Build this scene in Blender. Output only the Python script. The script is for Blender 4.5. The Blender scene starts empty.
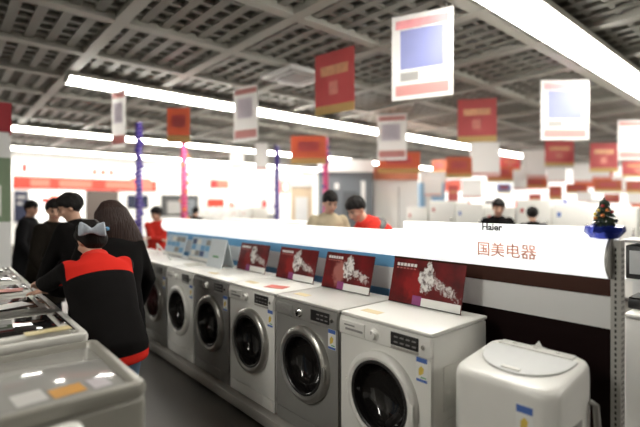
import bpy, bmesh, math, random
from mathutils import Vector, Matrix, Euler
random.seed(7)
scene = bpy.context.scene
COL = scene.collection

# ---------------------------------------------------------------- camera
F_PX, HZ, CAM_H = 436.0, 206.0, 1.545
YAW = math.radians(41.19)
CY, SY = math.cos(YAW), math.sin(YAW)
cam_d = bpy.data.cameras.new('camera')
cam = bpy.data.objects.new('camera', cam_d); COL.objects.link(cam)
cam.location = (0, 0, CAM_H)
cam.rotation_euler = (math.radians(90), 0, -YAW)
cam_d.sensor_width = 36.0
cam_d.lens = F_PX / 640 * 36.0
cam_d.shift_y = -(213.5 - HZ) / 640
cam_d.clip_start = 0.05
cam_d.dof.use_dof = True
cam_d.dof.focus_distance = 2.65
cam_d.dof.aperture_fstop = 0.70
scene.camera = cam

# ---------------------------------------------------------------- world, light levels, exposure
world = bpy.data.worlds.new('world'); scene.world = world
world.use_nodes = True
world.node_tree.nodes['Background'].inputs[0].default_value = (1, 0.98, 0.94, 1)
world.node_tree.nodes['Background'].inputs[1].default_value = 0.05
STRIP = 13.0          # emission of the fluorescent strips
SIGN = 0.35            # emission of sign boxes and of white bands added for wall glow
vs = scene.view_settings
vs.view_transform = 'Standard'; vs.look = 'None'; vs.gamma = 1.0
vs.use_curve_mapping = False
vs.exposure = 1.4

# ---------------------------------------------------------------- helpers
def W(px, py, d):
    """a spot d metres ahead of the photographer, as a world point"""
    r = (px - 320) / F_PX * d
    return Vector((SY * d + CY * r, CY * d - SY * r, CAM_H - (py - HZ) * d / F_PX))

MATS = {}
def mat(name, color, rough=0.5, metal=0.0, noise=0.0, scale=20.0, emit=0.0, coat=0.0, bump=0.0, trans=0.0, alpha=1.0, spec=0.5, stretch=None, thin=0.0):
    if name in MATS: return MATS[name]
    m = bpy.data.materials.new(name); m.use_nodes = True
    nt = m.node_tree; b = nt.nodes['Principled BSDF']
    c4 = (*color, 1)
    b.inputs['Base Color'].default_value = c4
    b.inputs['Roughness'].default_value = rough
    b.inputs['Metallic'].default_value = metal
    b.inputs['Coat Weight'].default_value = coat
    b.inputs['Transmission Weight'].default_value = trans
    b.inputs['Alpha'].default_value = alpha
    b.inputs['Specular IOR Level'].default_value = spec
    if thin:                                   # thin paper that lets light through
        tr = nt.nodes.new('ShaderNodeBsdfTranslucent'); tr.inputs['Color'].default_value = c4
        ms = nt.nodes.new('ShaderNodeMixShader'); ms.inputs[0].default_value = thin
        out = nt.nodes['Material Output']
        nt.links.new(b.outputs[0], ms.inputs[1]); nt.links.new(tr.outputs[0], ms.inputs[2]); nt.links.new(ms.outputs[0], out.inputs['Surface'])
    if emit:
        b.inputs['Emission Color'].default_value = c4
        b.inputs['Emission Strength'].default_value = emit
    if noise or bump:
        tc = nt.nodes.new('ShaderNodeTexCoord')
        nz = nt.nodes.new('ShaderNodeTexNoise'); nz.inputs['Scale'].default_value = scale
        nz.inputs['Detail'].default_value = 4
        if stretch:
            mp = nt.nodes.new('ShaderNodeMapping'); mp.inputs['Scale'].default_value = stretch
            nt.links.new(tc.outputs['Object'], mp.inputs['Vector']); nt.links.new(mp.outputs['Vector'], nz.inputs['Vector'])
        else: nt.links.new(tc.outputs['Object'], nz.inputs['Vector'])
        if noise:
            mx = nt.nodes.new('ShaderNodeMix'); mx.data_type = 'RGBA'
            mx.inputs['A'].default_value = tuple(max(0, v * (1 - noise)) for v in color) + (1,)
            mx.inputs['B'].default_value = tuple(min(1, v * (1 + noise)) for v in color) + (1,)
            nt.links.new(nz.outputs['Fac'], mx.inputs['Factor'])
            nt.links.new(mx.outputs['Result'], b.inputs['Base Color'])
        if bump:
            bp = nt.nodes.new('ShaderNodeBump'); bp.inputs['Strength'].default_value = bump
            bp.inputs['Distance'].default_value = 0.01
            nt.links.new(nz.outputs['Fac'], bp.inputs['Height'])
            nt.links.new(bp.outputs['Normal'], b.inputs['Normal'])
    MATS[name] = m
    return m

WHITE = mat('appliance_white', (0.80, 0.79, 0.75), 0.32, noise=0.03, scale=6)
SILVER = mat('appliance_silver', (0.34, 0.335, 0.315), 0.38, metal=0.35, noise=0.06, scale=8)
GREYM = mat('appliance_grey', (0.27, 0.26, 0.25), 0.4, metal=0.3, noise=0.06, scale=8)
CHROME = mat('chrome', (0.72, 0.71, 0.69), 0.14, metal=1.0, noise=0.02)
BRUSH = mat('brushed_steel', (0.50, 0.49, 0.46), 0.33, metal=0.85, noise=0.05, scale=30)
DARKLID = mat('lid_glass_dark', (0.010, 0.009, 0.009), 0.05, coat=0.4, noise=0.3, scale=5)
DARKGLASS = mat('door_glass_dark', (0.010, 0.009, 0.009), 0.05, coat=0.4, noise=0.3, scale=5, alpha=0.87)
REDGLASS = mat('door_glass_red', (0.07, 0.012, 0.014), 0.05, coat=0.4, noise=0.3, scale=5, alpha=0.88)
LIDGLASS = mat('lid_glass_grey', (0.30, 0.295, 0.28), 0.10, coat=0.6, noise=0.08, scale=4)
DRUM = mat('drum_steel', (0.30, 0.29, 0.27), 0.22, metal=1.0, noise=0.7, scale=45, bump=0.6)
BLACK = mat('black_plastic', (0.018, 0.017, 0.017), 0.35, noise=0.2)
GREYP = mat('grey_plastic', (0.30, 0.29, 0.28), 0.45, noise=0.06)
PAPER = mat('paper_white', (0.85, 0.85, 0.82), 0.7, noise=0.03)
LBLUE = mat('label_blue', (0.08, 0.17, 0.50), 0.5, noise=0.05)
LYELLOW = mat('label_yellow', (0.75, 0.55, 0.10), 0.5, noise=0.1)
LGREEN = mat('label_green', (0.15, 0.42, 0.2), 0.5, noise=0.1)
ORANGE = mat('sticker_orange', (0.50, 0.25, 0.05), 0.5, noise=0.1)
RED = mat('promo_red', (0.50, 0.030, 0.030), 0.45, noise=0.12, scale=9)
PURPLE = mat('poster_purple', (0.28, 0.06, 0.20), 0.5, noise=0.1)
PLATFORM = mat('platform_laminate', (0.42, 0.40, 0.37), 0.5, noise=0.06, scale=4)
BROWN = mat('gondola_brown', (0.050, 0.018, 0.011), 0.6, noise=0.12, scale=5, spec=0.2)
DARKB = mat('gondola_dark', (0.009, 0.003, 0.003), 0.7, noise=0.15, scale=5, spec=0.1)
PANELW = mat('gondola_white', (0.80, 0.80, 0.79), 0.4, noise=0.02, scale=3)
BLUE = mat('gondola_blue', (0.15, 0.40, 0.66), 0.45, noise=0.06, scale=3)
POST = mat('post_metal', (0.47, 0.46, 0.43), 0.45, metal=0.3, noise=0.06)
HEADER = mat('header_lightbox', (0.92, 0.92, 0.91), 0.35, emit=0.35, noise=0.0)
SLAT = mat('ceiling_slat_metal', (0.25, 0.245, 0.215), 0.5, noise=0.08, scale=2)
BEAM = mat('ceiling_beam_metal', (0.40, 0.392, 0.345), 0.5, noise=0.05, scale=2)
VOID = mat('ceiling_void', (0.115, 0.11, 0.098), 0.9, noise=0.3, scale=1.5)
WALLW = mat('wall_paint', (0.82, 0.81, 0.78), 0.7, noise=0.03, scale=2)
SKIN = mat('skin', (0.52, 0.30, 0.21), 0.5, noise=0.06, scale=30)
HAIRB = mat('hair_black', (0.007, 0.0055, 0.005), 0.6, noise=0.5, scale=1, bump=0.8, spec=0.2, stretch=(150, 150, 25))
HAIRBR = mat('hair_brown', (0.024, 0.010, 0.007), 0.55, noise=0.7, scale=1, bump=1.0, spec=0.3, stretch=(120, 120, 8))
LIPS = mat('lips', (0.40, 0.14, 0.12), 0.5, noise=0.05)
STRIPM = mat('fluorescent_diffuser', (1.0, 0.965, 0.885), 0.5, emit=STRIP)

def newbm(): return bmesh.new()

def box(bm, x0, x1, y0, y1, z0, z1, bev=0.0, seg=2):
    r = bmesh.ops.create_cube(bm, size=1.0)
    vs_ = r['verts']
    for v in vs_:
        v.co = Vector((x0 + (v.co.x + .5) * (x1 - x0), y0 + (v.co.y + .5) * (y1 - y0), z0 + (v.co.z + .5) * (z1 - z0)))
    if bev:
        es = list({e for v in vs_ for e in v.link_edges})
        bmesh.ops.bevel(bm, geom=es, offset=bev, segments=seg, profile=0.5, affect='EDGES', clamp_overlap=True)
    return bm

def bx(*a, **k): return box(newbm(), *a, **k)

def lathe(bm, prof, center=(0, 0, 0), axis='X', n=40, closed_ends=True):
    """prof: list of (radius, along); revolved about the axis through center"""
    rings = []
    cx, cy, cz = center
    for (r, t) in prof:
        ring = []
        if r < 1e-6:
            p = {'X': (cx + t, cy, cz), 'Y': (cx, cy + t, cz), 'Z': (cx, cy, cz + t)}[axis]
            ring = [bm.verts.new(p)]
        else:
            for k in range(n):
                a = 2 * math.pi * k / n; u, v = r * math.cos(a), r * math.sin(a)
                p = {'X': (cx + t, cy + u, cz + v), 'Y': (cx + u, cy + t, cz + v), 'Z': (cx + u, cy + v, cz + t)}[axis]
                ring.append(bm.verts.new(p))
        rings.append(ring)
    for a, b in zip(rings[:-1], rings[1:]):
        if len(a) == 1 and len(b) == 1: continue
        for k in range(n):
            k2 = (k + 1) % n
            if len(a) == 1: bm.faces.new((a[0], b[k], b[k2]))
            elif len(b) == 1: bm.faces.new((a[k], a[k2], b[0]))
            else: bm.faces.new((a[k], a[k2], b[k2], b[k]))
    if closed_ends:
        for rg in (rings[0], rings[-1]):
            if len(rg) > 2: bm.faces.new(rg)
    bmesh.ops.recalc_face_normals(bm, faces=bm.faces)
    return bm

def tube(bm, pts, r, n=10):
    pts = [Vector(p) for p in pts]
    rad = r if isinstance(r, (list, tuple)) else [r] * len(pts)
    rings = []
    ref = Vector((0, 0, 1))
    for i, p in enumerate(pts):
        t = (pts[min(i + 1, len(pts) - 1)] - pts[max(i - 1, 0)]).normalized()
        if abs(t.dot(ref)) > 0.95: a = t.cross(Vector((1, 0, 0))).normalized()
        else: a = t.cross(ref).normalized()
        b = t.cross(a).normalized()
        rings.append([bm.verts.new(p + (a * math.cos(2 * math.pi * k / n) + b * math.sin(2 * math.pi * k / n)) * rad[i]) for k in range(n)])
    for A, B in zip(rings[:-1], rings[1:]):
        for k in range(n):
            bm.faces.new((A[k], A[(k + 1) % n], B[(k + 1) % n], B[k]))
    bm.faces.new(rings[0]); bm.faces.new(rings[-1])
    bmesh.ops.recalc_face_normals(bm, faces=bm.faces)
    return bm

def prism(bm, poly, axis, t0, t1):
    """poly of 2D points extruded; axis 'X': pts are (y,z); 'Y': (x,z); 'Z': (x,y)"""
    def P(u, v, t): return {'X': (t, u, v), 'Y': (u, t, v), 'Z': (u, v, t)}[axis]
    A = [bm.verts.new(P(u, v, t0)) for u, v in poly]
    B = [bm.verts.new(P(u, v, t1)) for u, v in poly]
    n = len(poly)
    bm.faces.new(A); bm.faces.new(B)
    for k in range(n): bm.faces.new((A[k], A[(k + 1) % n], B[(k + 1) % n], B[k]))
    bmesh.ops.recalc_face_normals(bm, faces=bm.faces)
    return bm

def obj(name, bm, m, parent=None, smooth=True, kind=None):
    me = bpy.data.meshes.new(name)
    bm.to_mesh(me); bm.free()
    me.materials.append(m)
    if smooth:
        for p in me.polygons: p.use_smooth = True
        try: me.set_sharp_from_angle(angle=math.radians(38))
        except Exception: pass
    o = bpy.data.objects.new(name, me); COL.objects.link(o)
    if parent: o.parent = parent
    if kind: o['kind'] = kind
    return o

def tag(o, label, cat, group=None):
    o['label'] = label; o['category'] = cat
    if group: o['group'] = group
    return o

def thing(name, label, cat, loc=(0, 0, 0), rz=0.0, group=None):
    o = bpy.data.objects.new(name, None); COL.objects.link(o)
    o.empty_display_size = 0.1
    o.location = loc; o.rotation_euler = (0, 0, rz)
    return tag(o, label, cat, group)

def struct(name, bm, m, parent=None, smooth=False):
    return obj(name, bm, m, parent, smooth, 'structure')

def mesh_part(name, me, m, parent):
    me.materials.clear(); me.materials.append(m)
    o = bpy.data.objects.new(name, me); COL.objects.link(o); o.parent = parent
    return o

def text_mesh(body, size, extrude=0.001, bold=0.0):
    cu = bpy.data.curves.new('txt', 'FONT'); cu.body = body; cu.size = size
    cu.extrude = extrude; cu.offset = bold; cu.align_x = 'CENTER'; cu.align_y = 'CENTER'; cu.resolution_u = 3
    t = bpy.data.objects.new('txt', cu); COL.objects.link(t)
    dg = bpy.context.evaluated_depsgraph_get()
    me = bpy.data.meshes.new_from_object(t.evaluated_get(dg))
    bpy.data.objects.remove(t); bpy.data.curves.remove(cu)
    return me

FACE_MX = Matrix(((0, 0, -1), (-1, 0, 0), (0, 1, 0))).to_4x4()   # flat lettering facing -X
FACE_MY = Matrix(((1, 0, 0), (0, 0, -1), (0, 1, 0))).to_4x4()    # flat lettering facing -Y
def lettering(body, size, at, m, parent, frame=FACE_MX, name='lettering', bold=0.0):
    me = text_mesh(body, size, bold=bold)
    me.transform(frame); me.transform(Matrix.Translation(at))
    return mesh_part(name, me, m, parent)

# ================================================================ STRUCTURE
X0, X1, Y0, Y1 = -9.0, 24.0, -9.0, 21.0
CEIL = CAM_H + 2.2
FLOORM = mat('floor_tile', (0.045, 0.038, 0.031), 0.4, noise=0.15, scale=1.2)
struct('floor', bx(X0, X1, Y0, Y1, -0.1, 0), FLOORM)
ceiling = struct('ceiling', bx(X0, X1, Y0, Y1, CEIL + 0.55, CEIL + 0.65), VOID)
wall_back = struct('wall_back', bx(X0, X1, Y1, Y1 + 0.2, 0, CEIL + 0.6), WALLW)
struct('wall_right', bx(X1, X1 + 0.2, Y0, Y1, 0, CEIL + 0.6), WALLW)
struct('wall_left', bx(X0 - 0.2, X0, Y0, Y1, 0, CEIL + 0.6), WALLW)
struct('wall_front', bx(X0, X1, Y0 - 0.2, Y0, 0, CEIL + 0.6), WALLW)
# open ceiling: broad beams on a 1.5 m grid, louvre slats between
me_s = None
def shared(name, me, m, parent, loc):
    o = bpy.data.objects.new(name, me); COL.objects.link(o); o.parent = parent; o.location = loc
    return o
def mk(bm, m, name):
    me = bpy.data.meshes.new(name); bm.to_mesh(me); bm.free(); me.materials.append(m); return me
L_Y, L_X = Y1 - Y0 - 0.02, X1 - X0 - 0.02
slat_y = mk(bx(-0.055, 0.055, 0, L_Y, 0.06, 0.11), SLAT, 'slat')
slat_x = mk(bx(0, L_X, -0.03, 0.03, 0.07, 0.112), SLAT, 'slat')
beam_y = mk(bx(-0.075, 0.075, 0, L_Y, 0.0, 0.10), BEAM, 'beam')
beam_x = mk(bx(0, L_X, -0.075, 0.075, 0.004, 0.104), BEAM, 'beam')
bxs = [1.65 + 1.5 * k for k in range(-7, 15)]
bys = [4.05 + 1.5 * k for k in range(-8, 12)]
for x in bxs: shared('beam', beam_y, BEAM, ceiling, (x, Y0 + 0.01, CEIL))
for y in bys: shared('beam', beam_x, BEAM, ceiling, (X0 + 0.01, y, CEIL))
for x in bxs:
    for k in range(1, 6):
        if X0 < x + 0.25 * k < X1: shared('slat', slat_y, SLAT, ceiling, (x + 0.25 * k, Y0 + 0.01, CEIL))
for y in bys:
    for k in range(1, 6):
        if Y0 < y + 0.25 * k < Y1: shared('slat', slat_x, SLAT, ceiling, (X0 + 0.01, y + 0.25 * k, CEIL))

# ---------------------------------------------------------------- fluorescent strips, running across the aisles
def strip(y, x0, x1, label, h=0.0):
    t = thing('fluorescent_strip_light', label, 'ceiling light', (0, 0, 0), 0, 'rows of fluorescent strip lights')
    z = CEIL - 0.02 + h
    b = newbm()
    box(b, x0 - 0.02, x1 + 0.02, y - 0.23, y + 0.23, z - 0.06, z + 0.012)
    obj('housing', b, BEAM, t, False)
    b = newbm()
    prof = [(y - 0.21, z - 0.061), (y - 0.17, z - 0.11), (y, z - 0.135), (y + 0.17, z - 0.11), (y + 0.21, z - 0.061)]  # drawn wider and thicker to take in the glow around the strips
    prism(b, prof, 'X', x0, x1)
    obj('diffuser', b, STRIPM, t)
    for x in (x0 - 0.02, x1 + 0.005):
        b = newbm(); prism(b, [(u * 1.0, v - 0.002) for u, v in prof], 'X', x, x + 0.015); obj('end_cap', b, BEAM, t, False)
    return t
strip(2.10, 1.8, 22.0, 'broad fluorescent strip light crossing the upper right corner')
strip(8.23, 1.62, 22.0, 'long fluorescent strip light ending above the purple tinsel pole')
strip(14.3, -1.0, 22.0, 'third fluorescent strip light, behind the white hanging flags')
strip(19.2, -1.0, 22.0, 'farthest fluorescent strip light, close above the red banner wall')
strip(-4.0, 3.5, 12.0, 'added short fluorescent strip light out of view behind the photographer')  # unseen strip, length set to light the post but not the left row
strip(2.10, -7.0, -1.4, 'fluorescent strip light out of view to the left')  # unseen piece, kept because it lights the washer fronts

# ================================================================ WASHERS
WX, WY6, PITCH, WW, WD, WZ = 1.752, 1.202, 0.637, 0.617, 0.52, 0.09
# low display platform under the row
pl = thing('display_platform', 'low beige display platform under the row of front loaders', 'platform')
obj('deck', bx(WX - 0.05, 2.30, 0.62, 6.32, 0.012, WZ, bev=0.006), PLATFORM, pl)
obj('toe_kick', bx(WX - 0.02, 2.28, 0.64, 6.30, 0.0, 0.011), BLACK, pl)

def front_loader(y, label, body, ring, glass, cat='washing machine', style=0, sticker=True):
    """front face towards -X"""
    t = thing('front_loading_washer', label, cat, (WX, y, WZ), 0, 'front loading washers on the platform')
    w, d, h = WW, WD, 0.85
    bb = bx(0.012, d, 0, w, 0.012, h - 0.022, bev=0.012)
    bb.faces.ensure_lookup_table()
    ff = min(bb.faces, key=lambda q: q.normal.x * q.calc_area())
    rg = bmesh.ops.inset_individual(bb, faces=[ff], thickness=0.045)
    for v in ff.verts: v.co.x += 0.17
    obj('body', bb, body, t)
    obj('top_panel', bx(0.0, d + 0.01, 0.0, w, h - 0.020, h, bev=0.008), WHITE if style != 2 else mat('silver_top', (0.62, 0.61, 0.58), 0.3, metal=0.2, noise=0.03), t)
    # front skin with a curved control fascia on top
    cy, cz, R = w / 2, 0.455, 0.238
    b = newbm(); fy0, fy1, fz0, fz1 = 0.004, w - 0.004, 0.10, h - 0.125
    angs = sorted([2 * math.pi * q / 56 + 0.01 for q in range(56)] + [math.atan2(zz - cz, yy - cy) % (2 * math.pi) for zz in (fz0, fz1) for yy in (fy0, fy1)])
    rws = [[], [], [], []]
    for a in angs:
        ca, sa = math.cos(a), math.sin(a)
        k1 = min(((fy1 if ca > 0 else fy0) - cy) / ca if abs(ca) > 1e-9 else 9, ((fz1 if sa > 0 else fz0) - cz) / sa if abs(sa) > 1e-9 else 9)
        for rw, (rad, xx) in zip(rws, ((R - 0.03, 0.03), (R - 0.03, 0.0), (k1, 0.0), (k1, 0.0125))):
            rw.append(b.verts.new((xx, cy + ca * rad, cz + sa * rad)))
    for A, B in zip(rws[:-1], rws[1:]):
        for q in range(len(angs)): b.faces.new((A[q], A[(q + 1) % len(angs)], B[(q + 1) % len(angs)], B[q]))
    bmesh.ops.recalc_face_normals(b, faces=b.faces)
    for fc in b.faces:
        if abs(fc.normal.x) > 0.9 and fc.normal.x > 0: fc.normal_flip()
    obj('front_panel', b, body, t)
    b = newbm(); prism(b, [(0.0125, h - 0.122), (-0.012, h - 0.118), (-0.013, h - 0.06), (-0.003, h - 0.0215), (0.0125, h - 0.0215)], 'Y', 0.003, w - 0.003)
    cp = obj('control_panel', b, body, t)
    # kick panel with service flap
    kp = obj('kick_panel', bx(0.0, 0.0125, 0.004, w - 0.004, 0.014, 0.096, bev=0.003), body, t)
    obj('service_flap', bx(-0.003, 0.001, w * 0.06, w * 0.24, 0.025, 0.085, bev=0.003), body, kp)
    for (fx, fy) in ((0.05, 0.05), (0.05, w - 0.05), (d - 0.05, 0.05), (d - 0.05, w - 0.05)):
        b = newbm(); lathe(b, [(0.022, 0.0), (0.022, 0.014)], (fx, fy, 0.0), 'Z', 12); obj('foot', b, BLACK, t)
    # detergent drawer on the far (left) end of the fascia
    dr = obj('detergent_drawer', bx(-0.020, -0.008, w - 0.20, w - 0.025, h - 0.112, h - 0.040, bev=0.005), body, t)
    obj('drawer_grip', bx(-0.0225, -0.0195, w - 0.19, w - 0.06, h - 0.090, h - 0.078), GREYP, dr)
    obj('maker_mark', bx(-0.0215, -0.0195, w - 0.13, w - 0.05, h - 0.066, h - 0.058), GREYP, dr)
    # selector knob
    b = newbm(); lathe(b, [(0.030, -0.004), (0.030, 0.004), (0.023, 0.008), (0.021, 0.024), (0.0, 0.026)], (0, 0, 0), 'X', 24)
    for v in b.verts: v.co.x = -v.co.x - 0.014; v.co.y += w - 0.27; v.co.z += h - 0.075
    bmesh.ops.recalc_face_normals(b, faces=b.faces)
    kn = obj('knob', b, CHROME if style == 2 else WHITE, t)
    obj('pointer', bx(-0.042, -0.0385, w - 0.272, w - 0.268, h - 0.07, h - 0.055), GREYP, kn)
    # display window
    dy0, dy1 = (0.065, 0.235) if style != 1 else (0.075, 0.22)
    ds = obj('display', bx(-0.0175, -0.010, dy0, dy1, h - 0.100, h - 0.034, bev=0.003), BLACK, t)
    for r_ in range(2):
        for q in range(4 if style == 0 else 3):
            y0_ = dy0 + 0.012 + q * 0.037
            obj('display_print', bx(-0.0185, -0.0172, y0_, y0_ + 0.024, h - 0.058 - 0.026 * r_, h - 0.051 - 0.026 * r_), GREYP, ds)
    obj('button_strip', bx(-0.0165, -0.010, dy0, dy1, h - 0.117, h - 0.105, bev=0.002), PLATFORM if style == 0 else GREYP, t)
    b = newbm(); lathe(b, [(0.011, -0.02), (0.011, -0.010)], (0, 0.038, h - 0.07), 'X', 16); obj('start_button', b, CHROME, t)
    # porthole door: ring, dark bowl, hinge, handle
    b = newbm()
    lathe(b, [(R, 0.002), (R, -0.020), (R - 0.010, -0.034), (R - 0.030, -0.040), (R - 0.045, -0.034), (R - 0.052, -0.018), (R - 0.052, 0.002)], (0, cy, cz), 'X', 56, closed_ends=False)
    door = obj('door', b, ring, t)
    b = newbm()
    lathe(b, [(R - 0.050, -0.024), (R - 0.066, -0.026), (R - 0.075, 0.0), (R - 0.085, 0.03), (R - 0.11, 0.055), (R - 0.16, 0.07), (0.0, 0.075)], (0, cy, cz), 'X', 56, closed_ends=False)
    obj('door_glass', b, glass, door)
    b = newbm()
    lathe(b, [(R - 0.048, -0.019), (R - 0.048, -0.033), (R - 0.060, -0.036), (R - 0.066, -0.030)], (0, cy, cz), 'X', 56, closed_ends=False)
    obj('glass_seal', b, BLACK, door)
    b = newbm()
    lathe(b, [(0.19, 0.035), (0.185, 0.16), (0.06, 0.168), (0.0, 0.165)], (0, cy, cz), 'X', 40, closed_ends=False)
    dm = obj('drum', b, DRUM, t)
    for q in range(3):
        a = q * 2 * math.pi / 3 + 0.5
        b = newbm(); tube(b, [(0.05, cy + 0.165 * math.cos(a), cz + 0.165 * math.sin(a)), (0.15, cy + 0.160 * math.cos(a + 0.1), cz + 0.160 * math.sin(a + 0.1))], [0.022, 0.026], 8)
        obj('baffle', b, BRUSH, dm)
    obj('door_handle', bx(-0.044, -0.036, cy - R + 0.006, cy - R + 0.026, cz - 0.045, cz + 0.045, bev=0.004), ring, door)
    obj('hinge', bx(-0.026, 0.0, cy + R - 0.012, cy + R + 0.012, cz - 0.04, cz + 0.04, bev=0.004), ring, door)
    # energy label at the upper right of the door
    el = obj('energy_label', bx(-0.0015, 0.0, 0.022, 0.088, 0.605, 0.725), PAPER, t)
    obj('label_header', bx(-0.0025, -0.0014, 0.024, 0.086, 0.700, 0.723), LBLUE, el)
    obj('label_footer', bx(-0.0025, -0.0014, 0.024, 0.086, 0.607, 0.620), LBLUE, el)
    b = newbm(); prism(b, [(0.072, 0.636), (0.072, 0.668), (0.058, 0.684), (0.042, 0.672), (0.046, 0.650), (0.058, 0.640)], 'X', -0.0025, -0.0014)
    obj('label_arrow', b, LYELLOW, el, False)
    obj('label_bar', bx(-0.0025, -0.0014, 0.030, 0.060, 0.626, 0.632), LGREEN, el)
    obj('quality_sticker', bx(-0.0015, 0.0, 0.03, 0.075, 0.738, 0.742), LYELLOW, t)
    if sticker:
        st = obj('top_sticker', bx(0.09, 0.15, w - 0.20, w - 0.07, h, h + 0.0012), mat('sticker_gold', (0.70, 0.58, 0.34), 0.5, noise=0.15, scale=40), t)
    # side pressings and hose stub at the back
    for z0 in (0.18, 0.45):
        obj('side_rib', bx(0.10, d - 0.10, -0.003, 0.001, z0, z0 + 0.22, bev=0.0015), body, t)
    b = newbm(); tube(b, [(d - 0.005, 0.06, h - 0.09), (d + 0.03, 0.055, h - 0.085), (d + 0.045, 0.05, h - 0.13), (d + 0.04, 0.05, 0.35), (d + 0.035, 0.05, 0.08)], 0.012)
    obj('drain_hose', b, GREYP, t)
    return t
specs = [
    (0, 'white front loading washer beside the small white top loader, nearest one of the row', WHITE, WHITE, DARKGLASS, 0),
    (1, 'silver front loading washer nearest the photographer, next to the biggest white one', SILVER, BRUSH, DARKGLASS, 2),
    (2, 'white front loading washer standing between the two silver front loaders', WHITE, BRUSH, DARKGLASS, 0),
    (3, 'darker silver front loading washer between the two middle white washers', GREYM, BRUSH, DARKGLASS, 1),
    (4, 'white front loading washer with white door ring beside the red windowed grey one', WHITE, WHITE, DARKGLASS, 1),
    (5, 'grey front loading washer with dark red door window beside the long haired woman', SILVER, BRUSH, REDGLASS, 1),
    (6, 'white front loading washer mostly hidden behind the long haired woman', WHITE, WHITE, DARKGLASS, 0),
    (7, 'last white front loading washer at the far end of the platform', WHITE, WHITE, DARKGLASS, 0),
]
for k, lab, bm_, rm, gm, stl in specs:
    front_loader(WY6 + k * PITCH, lab, bm_, rm, gm, style=stl, sticker=(k < 4))
TOPZ = WZ + 0.85

# red and white leaflets lying on the tops
def leaflet(x, y, sx, sy, rz, m, label, z=TOPZ):
    b = bx(-sx / 2, sx / 2, -sy / 2, sy / 2, 0, 0.002)
    o = obj('leaflet', b, m, None, False); o.location = (x, y, z + 0.0014); o.rotation_euler = (0, 0, rz)
    return tag(o, label, 'leaflet', 'leaflets on the appliances')
leaflet(1.90, 2.66, 0.10, 0.17, 0.3, mat('leaflet_red', (0.62, 0.16, 0.13), 0.6, noise=0.2), 'red leaflet lying on the white washer between silver ones')
leaflet(1.93, 3.75, 0.12, 0.30, 0.1, PAPER, 'white leaflet lying on the darker silver washer')
leaflet(1.98, 4.25, 0.16, 0.24, -0.2, mat('leaflet_cream', (0.62, 0.60, 0.52), 0.6, noise=0.1), 'cream leaflet lying on the white ringed washer top')

# ---------------------------------------------------------------- red promotional boards standing on the washers
PINK = mat('splash_pink', (0.52, 0.18, 0.16), 0.45, noise=0.4, scale=20)
def splash_print(seed, w, hgt, pale):
    """flat print: deep red ground, a pale veined splash in the middle running out to the right"""
    m = bpy.data.materials.new('promo_print'); m.use_nodes = True
    nt = m.node_tree; N = nt.nodes; L = nt.links; bs = N['Principled BSDF']; bs.inputs['Roughness'].default_value = 0.35
    tc = N.new('ShaderNodeTexCoord')
    def noise(sc, det, off, dist=0.0):
        mp = N.new('ShaderNodeMapping'); mp.inputs['Location'].default_value = (off, off * 1.7, off * 0.6)
        L.new(tc.outputs['Object'], mp.inputs['Vector'])
        n = N.new('ShaderNodeTexNoise'); n.inputs['Scale'].default_value = sc; n.inputs['Detail'].default_value = det; n.inputs['Distortion'].default_value = dist
        L.new(mp.outputs['Vector'], n.inputs['Vector']); return n.outputs['Fac']
    def M(op, a, b=None, c=None):
        n = N.new('ShaderNodeMath'); n.operation = op
        for i, v in enumerate((a, b, c)):
            if v is None: continue
            if isinstance(v, (int, float)): n.inputs[i].default_value = v
            else: L.new(v, n.inputs[i])
        return n.outputs[0]
    sp = N.new('ShaderNodeSeparateXYZ'); L.new(tc.outputs['Object'], sp.inputs[0])
    def ell(cy, cz, ry, rz, slope=0.0):
        dz = M('SUBTRACT', M('SUBTRACT', sp.outputs['Z'], cz), M('MULTIPLY', M('SUBTRACT', sp.outputs['Y'], cy), slope))
        u = M('POWER', M('DIVIDE', M('SUBTRACT', sp.outputs['Y'], cy), ry), 2.0)
        v = M('POWER', M('DIVIDE', dz, rz), 2.0)
        return M('SUBTRACT', 1.0, M('ADD', u, v))
    def ramp(v, lo, hi):
        n = N.new('ShaderNodeMapRange'); n.inputs['From Min'].default_value = lo; n.inputs['From Max'].default_value = hi; L.new(v, n.inputs['Value']); return n.outputs['Result']
    def mix(fac, a, b):
        n = N.new('ShaderNodeMix'); n.data_type = 'RGBA'
        L.new(fac, n.inputs['Factor'])
        for k, v in (('A', a), ('B', b)):
            if isinstance(v, tuple): n.inputs[k].default_value = v
            else: L.new(v, n.inputs[k])
        return n.outputs['Result']
    ground = mix(ramp(noise(9, 3, seed), 0.3, 0.7), (0.07, 0.004, 0.005, 1), (0.19, 0.008, 0.010, 1))
    blob = ramp(M('ADD', ell(w * 0.16, hgt * 0.45, w * 0.17, hgt * 0.42), M('MULTIPLY', M('SUBTRACT', noise(22, 3, seed + 2), 0.5), 1.6)), 0.2, 0.7)
    ground = mix(blob, ground, (0.40, 0.14, 0.12, 1) if pale else (0.27, 0.012, 0.012, 1))
    body = M('ADD', ell(-0.01, hgt * 0.62, w * 0.13, hgt * 0.40), M('MULTIPLY', M('SUBTRACT', noise(24, 3, seed + 5, 0.6), 0.5), 2.2))
    tail = M('ADD', ell(-w * 0.25, hgt * 0.46, w * 0.27, hgt * 0.16, 0.35), M('MULTIPLY', M('SUBTRACT', noise(30, 4, seed + 8, 1.0), 0.5), 3.0))
    mask = M('MAXIMUM', ramp(body, 0.25, 0.5), M('MULTIPLY', ramp(tail, 0.35, 0.8), 0.75))
    ink = mix(ramp(noise(34, 4, seed + 3, 0.8), 0.34, 0.54), (0.10, 0.06, 0.06, 1), (0.82, 0.80, 0.78, 1))
    L.new(mix(mask, ground, ink), bs.inputs['Base Color'])
    return m
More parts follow.
